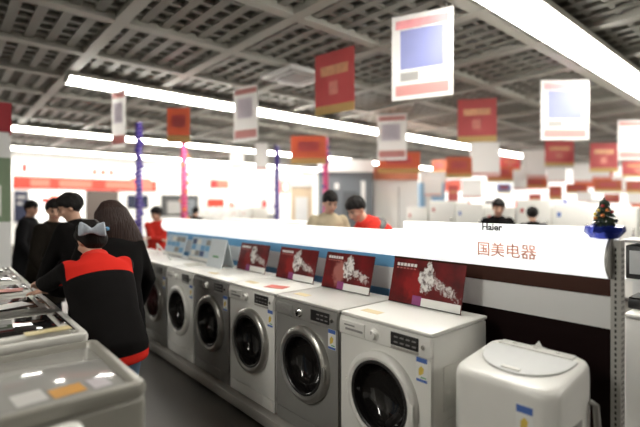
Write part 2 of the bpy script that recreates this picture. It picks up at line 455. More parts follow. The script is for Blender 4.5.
def promo_board(y0, y1, hgt, label, seed, x=2.165, lean=14, pale=False, pd=0.0):
    t = thing('promotional_board', label, 'sign', (x, (y0 + y1) / 2, TOPZ + 0.003), 0, 'red promotional boards on the washers')
    w = y1 - y0
    t.rotation_euler = (0, math.radians(lean), pd)
    bd = obj('board', bx(0, 0.006, -w / 2, w / 2, 0, hgt), splash_print(seed, w, hgt, pale), t, False)
    # seen from the front, the photo's left edge is +Y
    obj('caption_panel', bx(-0.0022, -0.0003, -w / 2 + 0.002, 0.01, 0.004, 0.052), PAPER, t, False)
    obj('purple_panel', bx(-0.0021, -0.0003, 0.011, 0.075, 0.0, 0.06), PURPLE, t, False)
    for i in range(6):
        yy = w / 2 - 0.03 - i * 0.026
        obj('headline_mark', bx(-0.0016, -0.0003, yy - 0.02, yy, hgt - 0.045, hgt - 0.026), PAPER, t, False)
        obj('headline_mark', bx(-0.0016, -0.0003, yy - 0.016, yy, hgt - 0.062, hgt - 0.054), PINK, t, False)
    obj('stand_rail', bx(-0.004, 0.010, -w / 2, w / 2, -0.0005, 0.004), BLACK, t, False)
    b = newbm(); prism(b, [(0.006, hgt * 0.75), (0.008, 0.0), (0.085, 0.024)], 'Y', -0.02, 0.02)
    obj('easel_leg', b, PAPER, t, False)
promo_board(1.30, 1.81, 0.275, 'red promotional board on the nearest white washer, beside the brown panel', 11)
promo_board(1.98, 2.46, 0.265, 'paler red promotional board on the nearest silver washer', 23, pale=True)
promo_board(2.56, 3.05, 0.26, 'red promotional board on the white washer between silver ones', 37)
promo_board(3.22, 3.70, 0.255, 'smallest looking red promotional board, on the darker silver washer', 41)

# blue and white info boards on the far washers
def info_board(y0, y1, hgt, label, x, lean, rz, dark):
    t = thing('information_board', label, 'sign', (x, (y0 + y1) / 2, TOPZ + 0.001), 0, 'blue information boards')
    t.rotation_euler = (0, math.radians(lean), rz)
    w = y1 - y0
    obj('board', bx(0, 0.006, -w / 2, w / 2, 0, hgt), mat('board_pale_blue', (0.55, 0.68, 0.80), 0.5, noise=0.06), t, False)
    rnd = random.Random(int(y0 * 100))
    for i in range(4):
        for j in range(3):
            yy = w / 2 - 0.03 - i * (w - 0.04) / 4; zz = 0.055 + j * (hgt - 0.07) / 3
            if rnd.random() < 0.8:
                obj('photo_print', bx(-0.0015, -0.0003, yy - (w - 0.09) / 4, yy, zz, zz + (hgt - 0.09) / 3), random.Random(i * 7 + j).choice([dark, BLUE, GREYP, PAPER]), t, False)
    obj('caption_panel', bx(-0.0015, -0.0003, -w / 2 + 0.004, w / 2 - 0.004, 0.008, 0.045), PAPER, t, False)
    obj('stand_rail', bx(-0.004, 0.010, -w / 2, w / 2, -0.0005, 0.005), BLACK, t, False)
NAVY = mat('print_navy', (0.05, 0.09, 0.22), 0.5, noise=0.3)
info_board(4.27, 4.75, 0.26, 'pale blue information board with dark photos on the red windowed washer', 2.15, 14, 0.0, NAVY)
info_board(4.92, 5.42, 0.26, 'pale blue information board farthest back, behind a white slanted rail', 2.14, 16, 0.05, GREYP)
# white folded card (A-frame)
t = thing('folded_card', 'white folded tent card with pale green figures beside the blue boards', 'sign', (2.10, 3.92, TOPZ + 0.0005))
t.scale = (1.12, 1.12, 1.12)
b = newbm(); prism(b, [(-0.055, 0), (-0.050, 0), (0.004, 0.24), (-0.001, 0.245)], 'Y', -0.14, 0.14); obj('front_leaf', b, mat('card_white', (0.72, 0.78, 0.82), 0.5, noise=0.05), t, False)
b = newbm(); prism(b, [(0.070, 0), (0.075, 0), (0.004, 0.245), (-0.0005, 0.243)], 'Y', -0.14, 0.14); obj('rear_leaf', b, mat('card_grey', (0.5, 0.55, 0.58), 0.5, noise=0.05), t, False)
obj('figure_print', bx(-0.0365, -0.033, -0.05, 0.05, 0.085, 0.10), LGREEN, t, False).rotation_euler = (0, 0, 0)
# slanted white rail on the far washers
b = newbm(); tube(b, [(1.95, 4.75, TOPZ + 0.012), (2.06, 5.45, TOPZ + 0.13), (2.08, 5.47, TOPZ + 0.008)], 0.010)
tag(obj('sign_rail', b, PAPER), 'slanted white rail lying before the farthest blue board', 'rail')

# ================================================================ GONDOLA BEHIND THE WASHERS
def gondola(y0, y1, strip_m, low_m, label, posts, board_top, words=False):
    GX = 2.37
    t = thing('display_gondola', label, 'display shelf', (0, 0, 0), 0, 'display gondolas behind the washers')
    for k, y in enumerate(posts):
        off = 0 if words else (0.024 if k == 0 else -0.024)
        p = obj('post', bx(GX - 0.01 if words else GX + 0.036, GX + 0.055 if words else GX + 0.09, y - 0.02 + off, y + 0.02 + off, 0, 1.385 if words else 1.30), POST, t, False)
        for i in range(46):
            z = 0.12 + i * 0.027
            for xx in (GX + 0.010, GX + 0.034):
                if words:
                    obj('slot', bx(xx - 0.004, xx + 0.004, y - 0.0212, y - 0.0195, z, z + 0.015), BLACK, p, False)
        if words:
            for i in range(46):
                z = 0.12 + i * 0.027
                obj('slot', bx(GX - 0.0112, GX - 0.0095, y - 0.004, y + 0.004, z, z + 0.015), BLACK, p, False)
    a, c = (y0 + 0.022 if words else y0 + 0.002), y1 - 0.002
    obj('lower_panel', bx(GX + 0.004, GX + 0.03, a, c, 0.05, 0.965), low_m, t, False)
    obj('middle_panel', bx(GX, GX + 0.03, a, c, 0.967, 1.117), PANELW, t, False)
    obj('upper_panel', bx(GX + 0.004, GX + 0.03, a, c, 1.119, 1.215), strip_m, t, False)
    obj('base_shelf', bx(GX - 0.03, GX + 0.60, a, c, 0.004, 0.048), POST, t, False)
    # bowed light header
    n = 12; zb, zt = 1.205, (1.39 if words else 1.372)
    out = []
    for i in range(n + 1):
        u = i / n; z = zb + (zt - zb) * u
        out.append((GX - 0.004 - 0.075 * math.sin(math.pi * min(1, u * 0.92 + 0.04)) ** 0.8, z))
    b = newbm(); prism(b, out + [(GX + 0.02, zt), (GX + 0.02, zb)], 'Y', a, c)
    hd = obj('header', b, HEADER, t)
    for y in ([a] if words else []):
        b = newbm(); prism(b, [(x - 0.004, z) for x, z in out] + [(GX + 0.02, zt + 0.003), (GX + 0.02, zb - 0.003)], 'Y', y - 0.008, y + 0.004); obj('end_cap', b, POST, hd)
    tb = obj('top_board', bx(GX + 0.10, GX + 0.13, a, c, 1.19, board_top), HEADER, t, False)
    obj('top_ledge', bx(GX + 0.02, GX + 0.10, a, c, 1.36, 1.375), PANELW, t, False)
    if words:
        lettering('国美电器', 0.082, (GX - 0.085, 1.105, 1.302), mat('letter_red', (0.92, 0.52, 0.42), 0.5, noise=0.05), hd, bold=0.0008)
        lettering('Haier', 0.056, (GX + 0.0985, 1.275, 1.418), mat('letter_black', (0.03, 0.03, 0.03), 0.5, noise=0.05), tb, bold=0.0018)
    return t
gondola(0.618, 1.93, BROWN, DARKB, 'display gondola bay with brown strip and red header lettering', [0.618], 1.44, True)
gondola(1.93, 3.26, BLUE, BLUE, 'nearer blue striped gondola bay behind the silver washer boards', [1.93], 1.36)
gondola(3.26, 4.59, BLUE, BLUE, 'middle blue striped gondola bay behind the white tent card', [3.26], 1.36)
gondola(4.59, 5.92, BLUE, BLUE, 'farthest blue striped gondola bay at the end of the row', [4.59, 5.92], 1.36)

# ================================================================ SMALL TOP LOADER AT THE RIGHT
def small_top_loader():
    t = thing('top_loading_washer', 'small white top loader with rounded lid in the lower right', 'washing machine', (1.78, 0.66, WZ))
    w, d, h = 0.46, 0.43, 0.72
    # body with soft corners and slight taper
    b = newbm()
    def ring(z, ins, r=0.07, n=7):
        pts = []
        for (cx, cy, a0) in ((d - ins - r, w - ins - r, 0), (ins + r, w - ins - r, 90), (ins + r, ins + r, 180), (d - ins - r, ins + r, 270)):
            for i in range(n):
                a = math.radians(a0 + 90 * i / (n - 1)); pts.append((cx + r * math.cos(a), cy + r * math.sin(a), z))
        return [b.verts.new(p) for p in pts]
    levels = [(0.015, 0.02), (0.03, 0.006), (0.45, 0.0), (h - 0.05, 0.0), (h - 0.03, 0.002), (h - 0.012, 0.008), (h - 0.003, 0.018), (h, 0.032)]
    rs = [ring(z, i) for z, i in levels]
    for A, B in zip(rs[:-1], rs[1:]):
        for k in range(len(A)): b.faces.new((A[k], A[(k + 1) % len(A)], B[(k + 1) % len(A)], B[k]))
    b.faces.new(rs[0]); b.faces.new(rs[-1]); bmesh.ops.recalc_face_normals(b, faces=b.faces)
    for v in b.verts:                      # the top rises towards the back
        if v.co.z > h - 0.08: v.co.z += 0.055 * (v.co.x / d) * min(1, (v.co.z - h + 0.08) / 0.05)
    obj('body', b, WHITE, t)
    # D-shaped lid, bowed front edge
    b = newbm(); n = 18
    poly = []
    for i in range(n + 1):
        a = math.pi * i / n
        poly.append((d - 0.10 - 0.245 * math.sin(a) ** 0.8, w / 2 + (w / 2 - 0.035) * math.cos(a)))
    prism(b, poly, 'Z', 0, 0.008)
    for v in b.verts: v.co.z += h + 0.055 * (v.co.x / d)
    lid = obj('lid', b, mat('lid_white', (0.78, 0.79, 0.78), 0.25, noise=0.03), t)
    b = newbm(); pts = [(x - 0.003, y, h + 0.055 * (x / d) + 0.004) for x, y in poly]
    tube(b, pts, 0.0035, 6); obj('lid_seam', b, mat('seam_grey', (0.5, 0.5, 0.48), 0.4, noise=0.05), lid)
    obj('lid_grip', bx(0.10, 0.125, w / 2 - 0.04, w / 2 + 0.04, h + 0.020, h + 0.0275, bev=0.002), WHITE, lid)
    cp = obj('control_strip', bx(d - 0.095, d - 0.03, 0.06, w - 0.06, h + 0.040, h + 0.057, bev=0.006), WHITE, t)
    for i in range(3):
        b = newbm(); lathe(b, [(0.012, 0.0), (0.010, 0.006), (0.0, 0.007)], (d - 0.062, 0.13 + i * 0.10, h + 0.056), 'Z', 16); obj('knob', b, WHITE, cp)
    el = obj('energy_label', bx(-0.0022, 0.004, 0.085, 0.155, 0.52, 0.65), PAPER, t)
    obj('label_header', bx(-0.0034, -0.002, 0.087, 0.153, 0.618, 0.648), LBLUE, el)
    obj('label_footer', bx(-0.0034, -0.002, 0.087, 0.153, 0.522, 0.534), LBLUE, el)
    b = newbm(); prism(b, [(0.135, 0.555), (0.135, 0.585), (0.12, 0.602), (0.105, 0.588), (0.11, 0.565)], 'X', -0.0034, -0.002); obj('label_arrow', b, LYELLOW, el, False)
    obj('side_grip', bx(0.16, 0.27, -0.003, 0.004, 0.50, 0.55, bev=0.002), GREYP, t)
    b = newbm(); tube(b, [(0.36, -0.002, 0.60), (0.365, -0.025, 0.59), (0.37, -0.03, 0.5), (0.37, -0.03, 0.06)], 0.014); obj('drain_hose', b, POST, t)
    b = newbm(); box(b, 0.03, 0.36, 0.03, 0.40, 0, 0.016); obj('base', b, GREYP, t, False)
    # white scrap of card standing on the lid
    return t
small_top_loader()
b = newbm(); prism(b, [(-0.05, 0), (0.05, 0), (0.02, 0.006), (0.0, 0.03), (-0.015, 0.006)], 'X', 0, 0.004)
o = obj('card_scrap', b, PAPER, None, False); o.location = (2.135, 0.87, WZ + 0.72 + 0.066); tag(o, 'small white scrap of card standing on the top loader lid', 'card')

# ---------------------------------------------------------------- other side of the gondola: seen past the slotted post
def simple_washer(x, y, rz, label, m=WHITE):
    t = thing('washing_machine', label, 'washing machine', (x, y, 0), rz, 'washers behind the gondola')
    obj('body', bx(0, 0.52, 0, 0.6, 0.02, 0.90, bev=0.012), m, t)
    obj('top_panel', bx(-0.004, 0.524, -0.002, 0.602, 0.901, 0.925, bev=0.008), m, t)
    obj('base', bx(0.03, 0.49, 0.03, 0.57, 0, 0.021), BLACK, t, False)
    obj('rear_cover', bx(-0.004, 0.001, 0.12, 0.48, 0.2, 0.75, bev=0.002), GREYP, t)
    return t
simple_washer(2.99, 0.14, 0, 'white appliance seen past the slotted post at the right edge')
t = thing('shelf_display', 'small shelf unit holding dark appliances past the slotted post', 'shelf', (3.12, 0.36, 0.926))
obj('back_panel', bx(0.30, 0.32, 0, 0.44, 0, 0.40), PANELW, t, False)
obj('shelf_board', bx(0.0, 0.30, 0, 0.44, 0.165, 0.18), PANELW, t, False)
obj('top_board', bx(0.0, 0.32, 0, 0.44, 0.40, 0.415), GREYP, t, False)
obj('side_panel', bx(0.0, 0.30, -0.012, -0.001, 0, 0.415), PANELW, t, False)
t = thing('induction_cooker', 'black induction cooker on the lower shelf past the post', 'cooker', (3.14, 0.40, 0.927))
obj('body', bx(0, 0.22, 0, 0.36, 0.0, 0.06, bev=0.008), BLACK, t); obj('glass_top', bx(0.005, 0.215, 0.005, 0.355, 0.061, 0.067), DARKLID, t)
t = thing('microwave_oven', 'small microwave oven with grey window on the upper shelf', 'microwave', (3.14, 0.39, 1.107))
obj('body', bx(0, 0.22, 0, 0.38, 0, 0.20, bev=0.006), BLACK, t)
obj('door_window', bx(-0.004, 0.0, 0.12, 0.36, 0.03, 0.17), mat('window_grey', (0.45, 0.46, 0.46), 0.3, noise=0.1), t, False)
obj('keypad', bx(-0.003, 0.0, 0.01, 0.10, 0.03, 0.17), GREYP, t, False)

# ================================================================ LEFT ROW: TOP LOADERS
def top_loader(y0, y1, x0, x1, h, label, body, deck, glass, kind=0):
    t = thing('top_loading_washer', label, 'washing machine', (x0, y0, 0), 0, 'top loaders in the left row')
    w, d = y1 - y0, x1 - x0
    obj('body', bx(0, d, 0, w, 0.02, h - 0.045, bev=0.025, seg=3), body, t)
    obj('plinth', bx(0.03, d - 0.03, 0.03, w - 0.03, 0, 0.022), BLACK, t, False)
    # raised frame around the sunken lid
    r = 0.05
    b = newbm()
    def rr(ins, z, rad):
        pts = []
        for (cx, cy, a0) in ((d - ins - rad, w - ins - rad, 0), (ins + rad, w - ins - rad, 90), (ins + rad, ins + rad, 180), (d - ins - rad, ins + rad, 270)):
            for i in range(6):
                a = math.radians(a0 + 18 * i); pts.append(b.verts.new((cx + rad * math.cos(a), cy + rad * math.sin(a), z)))
        return pts
    lv = [rr(0.0, h - 0.046, 0.03), rr(-0.004, h - 0.02, 0.034), rr(0.002, h - 0.004, 0.03), rr(0.010, h, 0.03), rr(0.026, h, 0.03), rr(0.032, h - 0.006, 0.03), rr(0.040, h - 0.030, 0.03)]
    for A, B in zip(lv[:-1], lv[1:]):
        for k in range(len(A)): b.faces.new((A[k], A[(k + 1) % len(A)], B[(k + 1) % len(A)], B[k]))
    b.faces.new(lv[0]); bmesh.ops.recalc_face_normals(b, faces=b.faces)
    obj('top_frame', b, deck, t)
    if kind == 0:
        obj('lid', bx(0.16, d - 0.04, 0.04, w - 0.04, h - 0.040, h - 0.022, bev=0.003), glass, t)
    else:
        ld = obj('lid', bx(0.16, d - 0.06, 0.06, w - 0.06, h - 0.040, h + 0.012, bev=0.012, seg=3), deck, t)
        obj('lid_glass', bx(0.20, d - 0.10, 0.10, w - 0.10, h + 0.0115, h + 0.016, bev=0.002), glass, ld)
        obj('lid_handle', bx(d - 0.085, d - 0.062, w * 0.3, w * 0.7, h + 0.012, h + 0.024, bev=0.004), CHROME, ld)
        b = newbm(); tube(b, [(d - 0.05, 0.05, h + 0.004), (d - 0.05, w - 0.05, h + 0.004)], 0.008, 8); obj('chrome_rail', b, CHROME, ld)
    cp = obj('control_console', bx(0.04, 0.155, 0.04, w - 0.04, h - 0.032, h + 0.022, bev=0.008), BLACK if kind else deck, t)
    for i in range(4):
        yy = 0.10 + i * (w - 0.2) / 3
        b = newbm(); lathe(b, [(0.013, 0), (0.012, 0.012), (0.0, 0.013)], (0.10, yy, h + 0.020), 'Z', 14); obj('knob', b, CHROME, cp)
    obj('front_trim', bx(d - 0.002, d + 0.004, 0.04, w - 0.04, h - 0.14, h - 0.10), CHROME, t, False)
    return t
SILV2 = mat('grey_shell', (0.30, 0.29, 0.255), 0.36, metal=0.2, noise=0.05, scale=5)
top_loader(1.552, 2.215, -0.10, 0.551, 0.93, 'large grey top loader with sunken glass lid and orange sticker', SILV2, SILV2, LIDGLASS, 0)
top_loader(0.96, 1.515, -0.32, 0.330, 0.885, 'pale low top loader at the bottom left edge of the view', WHITE, WHITE, LIDGLASS, 0)
SHELLW = mat('shell_offwhite', (0.60, 0.59, 0.55), 0.35, noise=0.04)
top_loader(2.250, 2.80, -0.08, 0.53, 0.955, 'off-white top loader with dark glass lid behind the large grey one', SHELLW, SHELLW, DARKLID, 1)
top_loader(2.835, 3.39, -0.08, 0.53, 0.955, 'silver top loader by the left hand of the woman in red', BRUSH, BRUSH, DARKLID, 1)
top_loader(3.425, 3.98, -0.08, 0.53, 0.955, 'silver top loader, third behind the large grey one', BRUSH, SHELLW, DARKLID, 1)
top_loader(4.015, 4.57, -0.08, 0.53, 0.955, 'off-white top loader in front of the dark coated man', SHELLW, SHELLW, LIDGLASS, 1)
top_loader(4.605, 5.16, -0.08, 0.53, 0.955, 'farthest silver top loader at the left edge', BRUSH, BRUSH, DARKLID, 1)
def lying(x, y, z, sx, sy, rz, m, label, name='leaflet', cat='leaflet'):
    o = obj(name, bx(-sx / 2, sx / 2, -sy / 2, sy / 2, 0, 0.0015), m, None, False)
    o.location = (x, y, z); o.rotation_euler = (0, 0, rz); return tag(o, label, cat, 'papers on the left top loaders')
lying(0.335, 1.705, 0.9085, 0.10, 0.085, 0.1, ORANGE, 'orange energy sticker on the sunken grey lid', 'energy_sticker', 'sticker')
lying(0.225, 1.72, 0.9085, 0.09, 0.11, 0.1, mat('sticker_pale', (0.42, 0.41, 0.39), 0.4, noise=0.1), 'pale sticker left of the orange one on the grey lid', 'energy_sticker', 'sticker')
lying(0.435, 1.71, 0.9085, 0.06, 0.10, 0.1, mat('sticker_lilac', (0.45, 0.42, 0.44), 0.4, noise=0.1), 'lilac white sticker right of the orange one on the grey lid', 'energy_sticker', 'sticker')
lying(0.38, 2.33, 0.9720, 0.18, 0.07, 0.05, mat('leaflet_straw', (0.52, 0.44, 0.24), 0.5, noise=0.15), 'yellow leaflet on the off-white dark lidded top loader')
lying(0.30, 3.05, 0.9720, 0.20, 0.14, 0.3, PAPER, 'white leaflet on the silver top loader near the hand')
lying(0.33, 3.62, 0.9720, 0.22, 0.12, -0.2, mat('leaflet_pink', (0.55, 0.22, 0.18), 0.5, noise=0.2), 'reddish leaflet on the third silver top loader')

# ================================================================ PEOPLE
UP = Vector((0, 0, 1))
def capsule(bm, a, b, ra, rb, n=12):
    a, b = Vector(a), Vector(b); ax = (b - a); L = ax.length
    if L < 1e-5: ax = UP.copy(); L = 1e-5
    t = ax.normalized()
    s = t.cross(UP if abs(t.z) < 0.9 else Vector((1, 0, 0))).normalized(); u = t.cross(s).normalized()
    rings = []
    for i in range(4):
        ph = -math.pi / 2 + (i + 0.5) * math.pi / 2 / 4
        rings.append((a + t * (ra * math.sin(ph)), ra * math.cos(ph)))
    rings.append((a, ra)); rings.append((b, rb))
    for i in range(4):
        ph = (i + 0.5) * math.pi / 2 / 4
        rings.append((b + t * (rb * math.sin(ph)), rb * math.cos(ph)))
    R = [[bm.verts.new(p + (s * math.cos(2 * math.pi * k / n) + u * math.sin(2 * math.pi * k / n)) * r) for k in range(n)] for p, r in rings]
    for A, B in zip(R[:-1], R[1:]):
        for k in range(n): bm.faces.new((A[k], A[(k + 1) % n], B[(k + 1) % n], B[k]))
    bm.faces.new(R[0]); bm.faces.new(R[-1])

def loft(bm, pts, ws, ds, side, n=20, cap=True):
    pts = [Vector(p) for p in pts]; R = []
    for i, p in enumerate(pts):
        t = (pts[min(i + 1, len(pts) - 1)] - pts[max(i - 1, 0)]).normalized()
        sd = (side - t * side.dot(t)).normalized(); fr = t.cross(sd).normalized()
        R.append([bm.verts.new(p + sd * (ws[i] * math.cos(2 * math.pi * k / n)) + fr * (ds[i] * math.sin(2 * math.pi * k / n))) for k in range(n)])
    for A, B in zip(R[:-1], R[1:]):
        for k in range(n): bm.faces.new((A[k], A[(k + 1) % n], B[(k + 1) % n], B[k]))
    if cap: bm.faces.new(R[0]); bm.faces.new(R[-1])

def ellipsoid(bm, c, ax, ay, az, rx, ry, rz, sub=3):
    r = bmesh.ops.create_icosphere(bm, subdivisions=sub, radius=1.0)
    for v in r['verts']:
        q = v.co.copy(); v.co = Vector(c) + ax * (q.x * rx) + ay * (q.y * ry) + az * (q.z * rz)
    return r['verts']

def fuse(bm, voxel, smooth=4):
    bmesh.ops.recalc_face_normals(bm, faces=bm.faces)
    me = bpy.data.meshes.new('tmp'); bm.to_mesh(me); bm.free()
    o = bpy.data.objects.new('tmp', me); COL.objects.link(o)
    m = o.modifiers.new('r', 'REMESH'); m.mode = 'VOXEL'; m.voxel_size = voxel; m.use_smooth_shade = True
    if smooth:
        s = o.modifiers.new('s', 'SMOOTH'); s.factor = 0.5; s.iterations = smooth
    dg = bpy.context.evaluated_depsgraph_get(); dg.update()
    out = bpy.data.meshes.new_from_object(o.evaluated_get(dg))
    bpy.data.objects.remove(o); bpy.data.meshes.remove(me)
    for p in out.polygons: p.use_smooth = True
    return out

def person(label, base, face, height, lean, top_m, leg_m, hair_m, hair='short', head_f=None, head_pitch=10, reach=None,
           voxel=0.011, coat=0.0, top_name='jacket', twist=0.0, bulk=1.0, shoe_m=None, roll=0.0):
    """base = spot on the floor, face = compass heading vector, lean in degrees, reach = (left hand, right hand) targets"""
    H = height
    f = Vector((face[0], face[1], 0)).normalized(); r = f.cross(UP).normalized()
    t = thing('person', label, 'person', (base[0], base[1], 0))
    O = Vector((base[0], base[1], 0)); inv = Matrix.Translation(-O)
    la = math.radians(lean)
    dirv = (UP * math.cos(la) + f * math.sin(la) + r * math.sin(math.radians(roll))).normalized()
    back = dirv.cross(r).normalized()            # points to the back of the torso
    back = -back if back.dot(f) > 0 else back
    pel = O + UP * (0.525 * H) - f * (0.03 + 0.10 * math.sin(la))
    waist = pel + dirv * 0.10 * H; chest = pel + dirv * 0.215 * H; shl = pel + dirv * 0.295 * H; neck = pel + dirv * 0.335 * H
    hf = Vector(head_f).normalized() if head_f is not None else f.copy()
    hp = math.radians(head_pitch)
    hfw = (hf * math.cos(hp) - UP * math.sin(hp)).normalized(); hr = hfw.cross(UP).normalized(); hu = hr.cross(hfw).normalized()
    headc = neck + (dirv * 0.6 + UP * 0.4).normalized() * 0.088 * H + hfw * 0.02 * H
    S = H / 1.68
    sh = [shl + r * (s_ * 0.108 * H) for s_ in (-1, 1)]
    hipj = [pel + r * (s_ * 0.052 * H) - UP * 0.02 * H for s_ in (-1, 1)]
    feet = [O + r * (s_ * 0.065 * H) + f * (0.02 * s_) for s_ in (-1, 1)]
    ank = [p + UP * 0.085 for p in feet]
    knee = [(hipj[i] + ank[i]) / 2 + f * (0.035 + 0.03 * math.sin(la)) for i in (0, 1)]
    # arms
    hands, elb = [], []
    for i, s_ in enumerate((-1, 1)):
        if reach and reach[i] is not None: wr = Vector(reach[i])
        else: wr = sh[i] - UP * (0.30 * H) + r * (s_ * 0.03) + f * 0.10
        L1, L2 = 0.172 * H, 0.15 * H
        dv = wr - sh[i]; L = dv.length
        if L > (L1 + L2) * 0.985: wr = sh[i] + dv.normalized() * (L1 + L2) * 0.985; dv = wr - sh[i]; L = dv.length
        a = (L1 * L1 - L2 * L2 + L * L) / (2 * L); hgt = math.sqrt(max(0, L1 * L1 - a * a))
        u = dv.normalized(); pole = (-UP * 0.8 + r * s_ * 0.7 - f * 0.3); pole = (pole - u * pole.dot(u)).normalized()
        elb.append(sh[i] + u * a + pole * hgt); hands.append(wr)
    # ---- body: one continuous skin surface
    b = newbm()
    loft(b, [pel - UP * 0.05 * H, pel, waist, chest, shl, neck], [0.085 * H, 0.098 * H, 0.08 * H, 0.095 * H, 0.095 * H, 0.035 * H], [0.06 * H, 0.065 * H, 0.055 * H, 0.062 * H, 0.045 * H, 0.033 * H], r)
    capsule(b, neck - dirv * 0.03, headc - hu * 0.03 - hfw * 0.01, 0.052 * S, 0.048 * S)
    for i in (0, 1):
        capsule(b, sh[i], elb[i], 0.043 * S, 0.036 * S); capsule(b, elb[i], hands[i], 0.036 * S, 0.024 * S)
        capsule(b, hipj[i], knee[i], 0.075 * S, 0.052 * S); capsule(b, knee[i], ank[i], 0.052 * S, 0.036 * S)
        capsule(b, ank[i] - UP * 0.04, ank[i] - UP * 0.05 + f * 0.15, 0.036, 0.026)
    # hands with five fingers
    for i, s_ in enumerate((-1, 1)):
        dv = (hands[i] - elb[i]).normalized()
        if reach and reach[i] is not None: dv = (dv + f * 0.3 - UP * 0.1).normalized()
        sd = dv.cross(UP).normalized(); 
        if sd.dot(r) < 0: sd = -sd
        dn = dv.cross(sd).normalized(); dn = -dn if dn.z > 0 else dn
        pc = hands[i]
        loft(b, [pc, pc + dv * 0.03, pc + dv * 0.06, pc + dv * 0.09], [0.026, 0.036, 0.042, 0.040], [0.02, 0.016, 0.014, 0.011], sd, 14)
        for k, (off, ln) in enumerate(((-0.032, 0.062), (-0.011, 0.075), (0.011, 0.07), (0.032, 0.055))):
            kn = pc + dv * 0.088 + sd * off; m1 = kn + (dv + dn * 0.25).normalized() * ln * 0.5 + sd * off * 0.15; m2 = m1 + (dv * 0.7 + dn * 0.75).normalized() * ln * 0.5
            capsule(b, kn, m1, 0.0085, 0.008, 8); capsule(b, m1, m2, 0.008, 0.0065, 8)
        th0 = pc + dv * 0.025 - sd * s_ * 0.03; th1 = th0 + (dv * 0.6 - sd * s_ * 0.8).normalized() * 0.035; th2 = th1 + (dv * 0.9 + dn * 0.3).normalized() * 0.032
        capsule(b, th0, th1, 0.012, 0.010, 8); capsule(b, th1, th2, 0.010, 0.008, 8)
    # head: skull, face, jaw, nose, ears
    hs = S
    ellipsoid(b, headc + hu * 0.022 * hs - hfw * 0.012, hr, hfw, hu, 0.073 * hs, 0.094 * hs, 0.090 * hs)
    ellipsoid(b, headc - hu * 0.030 * hs + hfw * 0.022 * hs, hr, hfw, hu, 0.060 * hs, 0.066 * hs, 0.082 * hs)
    ellipsoid(b, headc - hu * 0.090 * hs + hfw * 0.058 * hs, hr, hfw, hu, 0.026 * hs, 0.022 * hs, 0.020 * hs)
    capsule(b, headc + hu * 0.012 * hs + hfw * 0.084 * hs, headc - hu * 0.030 * hs + hfw * 0.103 * hs, 0.009 * hs, 0.014 * hs, 10)
    for s_ in (-1, 1):
        ellipsoid(b, headc + hr * (s_ * 0.073 * hs) - hu * 0.012 * hs - hfw * 0.008, hr, hfw, hu, 0.012 * hs, 0.019 * hs, 0.032 * hs, 2)
        ellipsoid(b, headc + hr * (s_ * 0.040 * hs) - hu * 0.026 * hs + hfw * 0.060 * hs, hr, hfw, hu, 0.024 * hs, 0.018 * hs, 0.022 * hs, 2)
    me = fuse(b, min(voxel, 0.0085)); me.transform(inv); mesh_part('body', me, SKIN, t)
    # facial features
    for s_ in (-1, 1):
        b = newbm(); ellipsoid(b, headc + hr * (s_ * 0.031 * hs) + hu * 0.004 * hs + hfw * 0.082 * hs, hr, hfw, hu, 0.014 * hs, 0.006, 0.006 * hs, 2)
        me = mk(b, BLACK, 'eye'); me.transform(inv); mesh_part('eye', me, BLACK, t)
        b = newbm(); capsule(b, headc + hr * (s_ * 0.016 * hs) + hu * 0.022 * hs + hfw * 0.087 * hs, headc + hr * (s_ * 0.050 * hs) + hu * 0.022 * hs + hfw * 0.073 * hs, 0.005, 0.004, 8)
        me = mk(b, HAIRB, 'eyebrow'); me.transform(inv); mesh_part('eyebrow', me, hair_m, t)
    b = newbm(); capsule(b, headc - hr * 0.022 * hs - hu * 0.060 * hs + hfw * 0.080 * hs, headc + hr * 0.022 * hs - hu * 0.060 * hs + hfw * 0.080 * hs, 0.007, 0.007, 8)
    me = mk(b, LIPS, 'mouth'); me.transform(inv); mesh_part('mouth', me, LIPS, t)
    # ---- upper garment
    g = 0.022 * bulk; k_ = bulk
    b = newbm()
    low = pel - UP * (0.07 * H + coat)
    pts = [low, pel - UP * 0.02 * H, waist, chest, shl - dirv * 0.01, shl + dirv * 0.025 * H, neck + dirv * 0.012 * H]
    ws = [0.112 * H * k_ + coat * 0.08, 0.115 * H * k_, 0.104 * H * k_, 0.116 * H * k_, 0.118 * H * k_, 0.078 * H, 0.044 * H]
    ds = [0.083 * H * k_ + coat * 0.08, 0.084 * H * k_, 0.078 * H * k_, 0.082 * H * k_, 0.066 * H * k_, 0.055 * H, 0.043 * H]
    loft(b, pts, ws, ds, r, 24)
    for i in (0, 1):
        capsule(b, sh[i] - r * (0.02 * (-1, 1)[i]), elb[i], 0.066 * S * k_, 0.052 * S * k_, 14); 
        capsule(b, elb[i], hands[i] - (hands[i] - elb[i]).normalized() * 0.012, 0.052 * S * k_, 0.036 * S * k_, 14)
    me = fuse(b, 0.012, 5); me.transform(inv)
    mesh_part(top_name, me, top_m, t)
    # ---- trousers
    b = newbm()
    loft(b, [pel - UP * 0.075 * H, pel - UP * 0.02 * H, pel + dirv * 0.05 * H], [0.098 * H, 0.106 * H, 0.095 * H], [0.07 * H, 0.074 * H, 0.066 * H], r)
    for i in (0, 1):
        capsule(b, hipj[i], knee[i], 0.088 * S, 0.066 * S, 14); capsule(b, knee[i], ank[i] + UP * 0.02, 0.066 * S, 0.056 * S, 14)
    me = fuse(b, 0.014, 4); me.transform(inv); mesh_part('trousers', me, leg_m, t)
    for i in (0, 1):
        b = newbm(); loft(b, [feet[i] - f * 0.06 + UP * 0.045, feet[i] + UP * 0.047, feet[i] + f * 0.10 + UP * 0.04, feet[i] + f * 0.19 + UP * 0.03], [0.034, 0.044, 0.048, 0.030], [0.044, 0.046, 0.039, 0.028], r, 14)
        me = fuse(b, 0.012, 2); me.transform(inv); mesh_part('shoe', me, shoe_m or BLACK, t)
    # ---- hair
    b = newbm()
    rnd = random.Random(len(label))
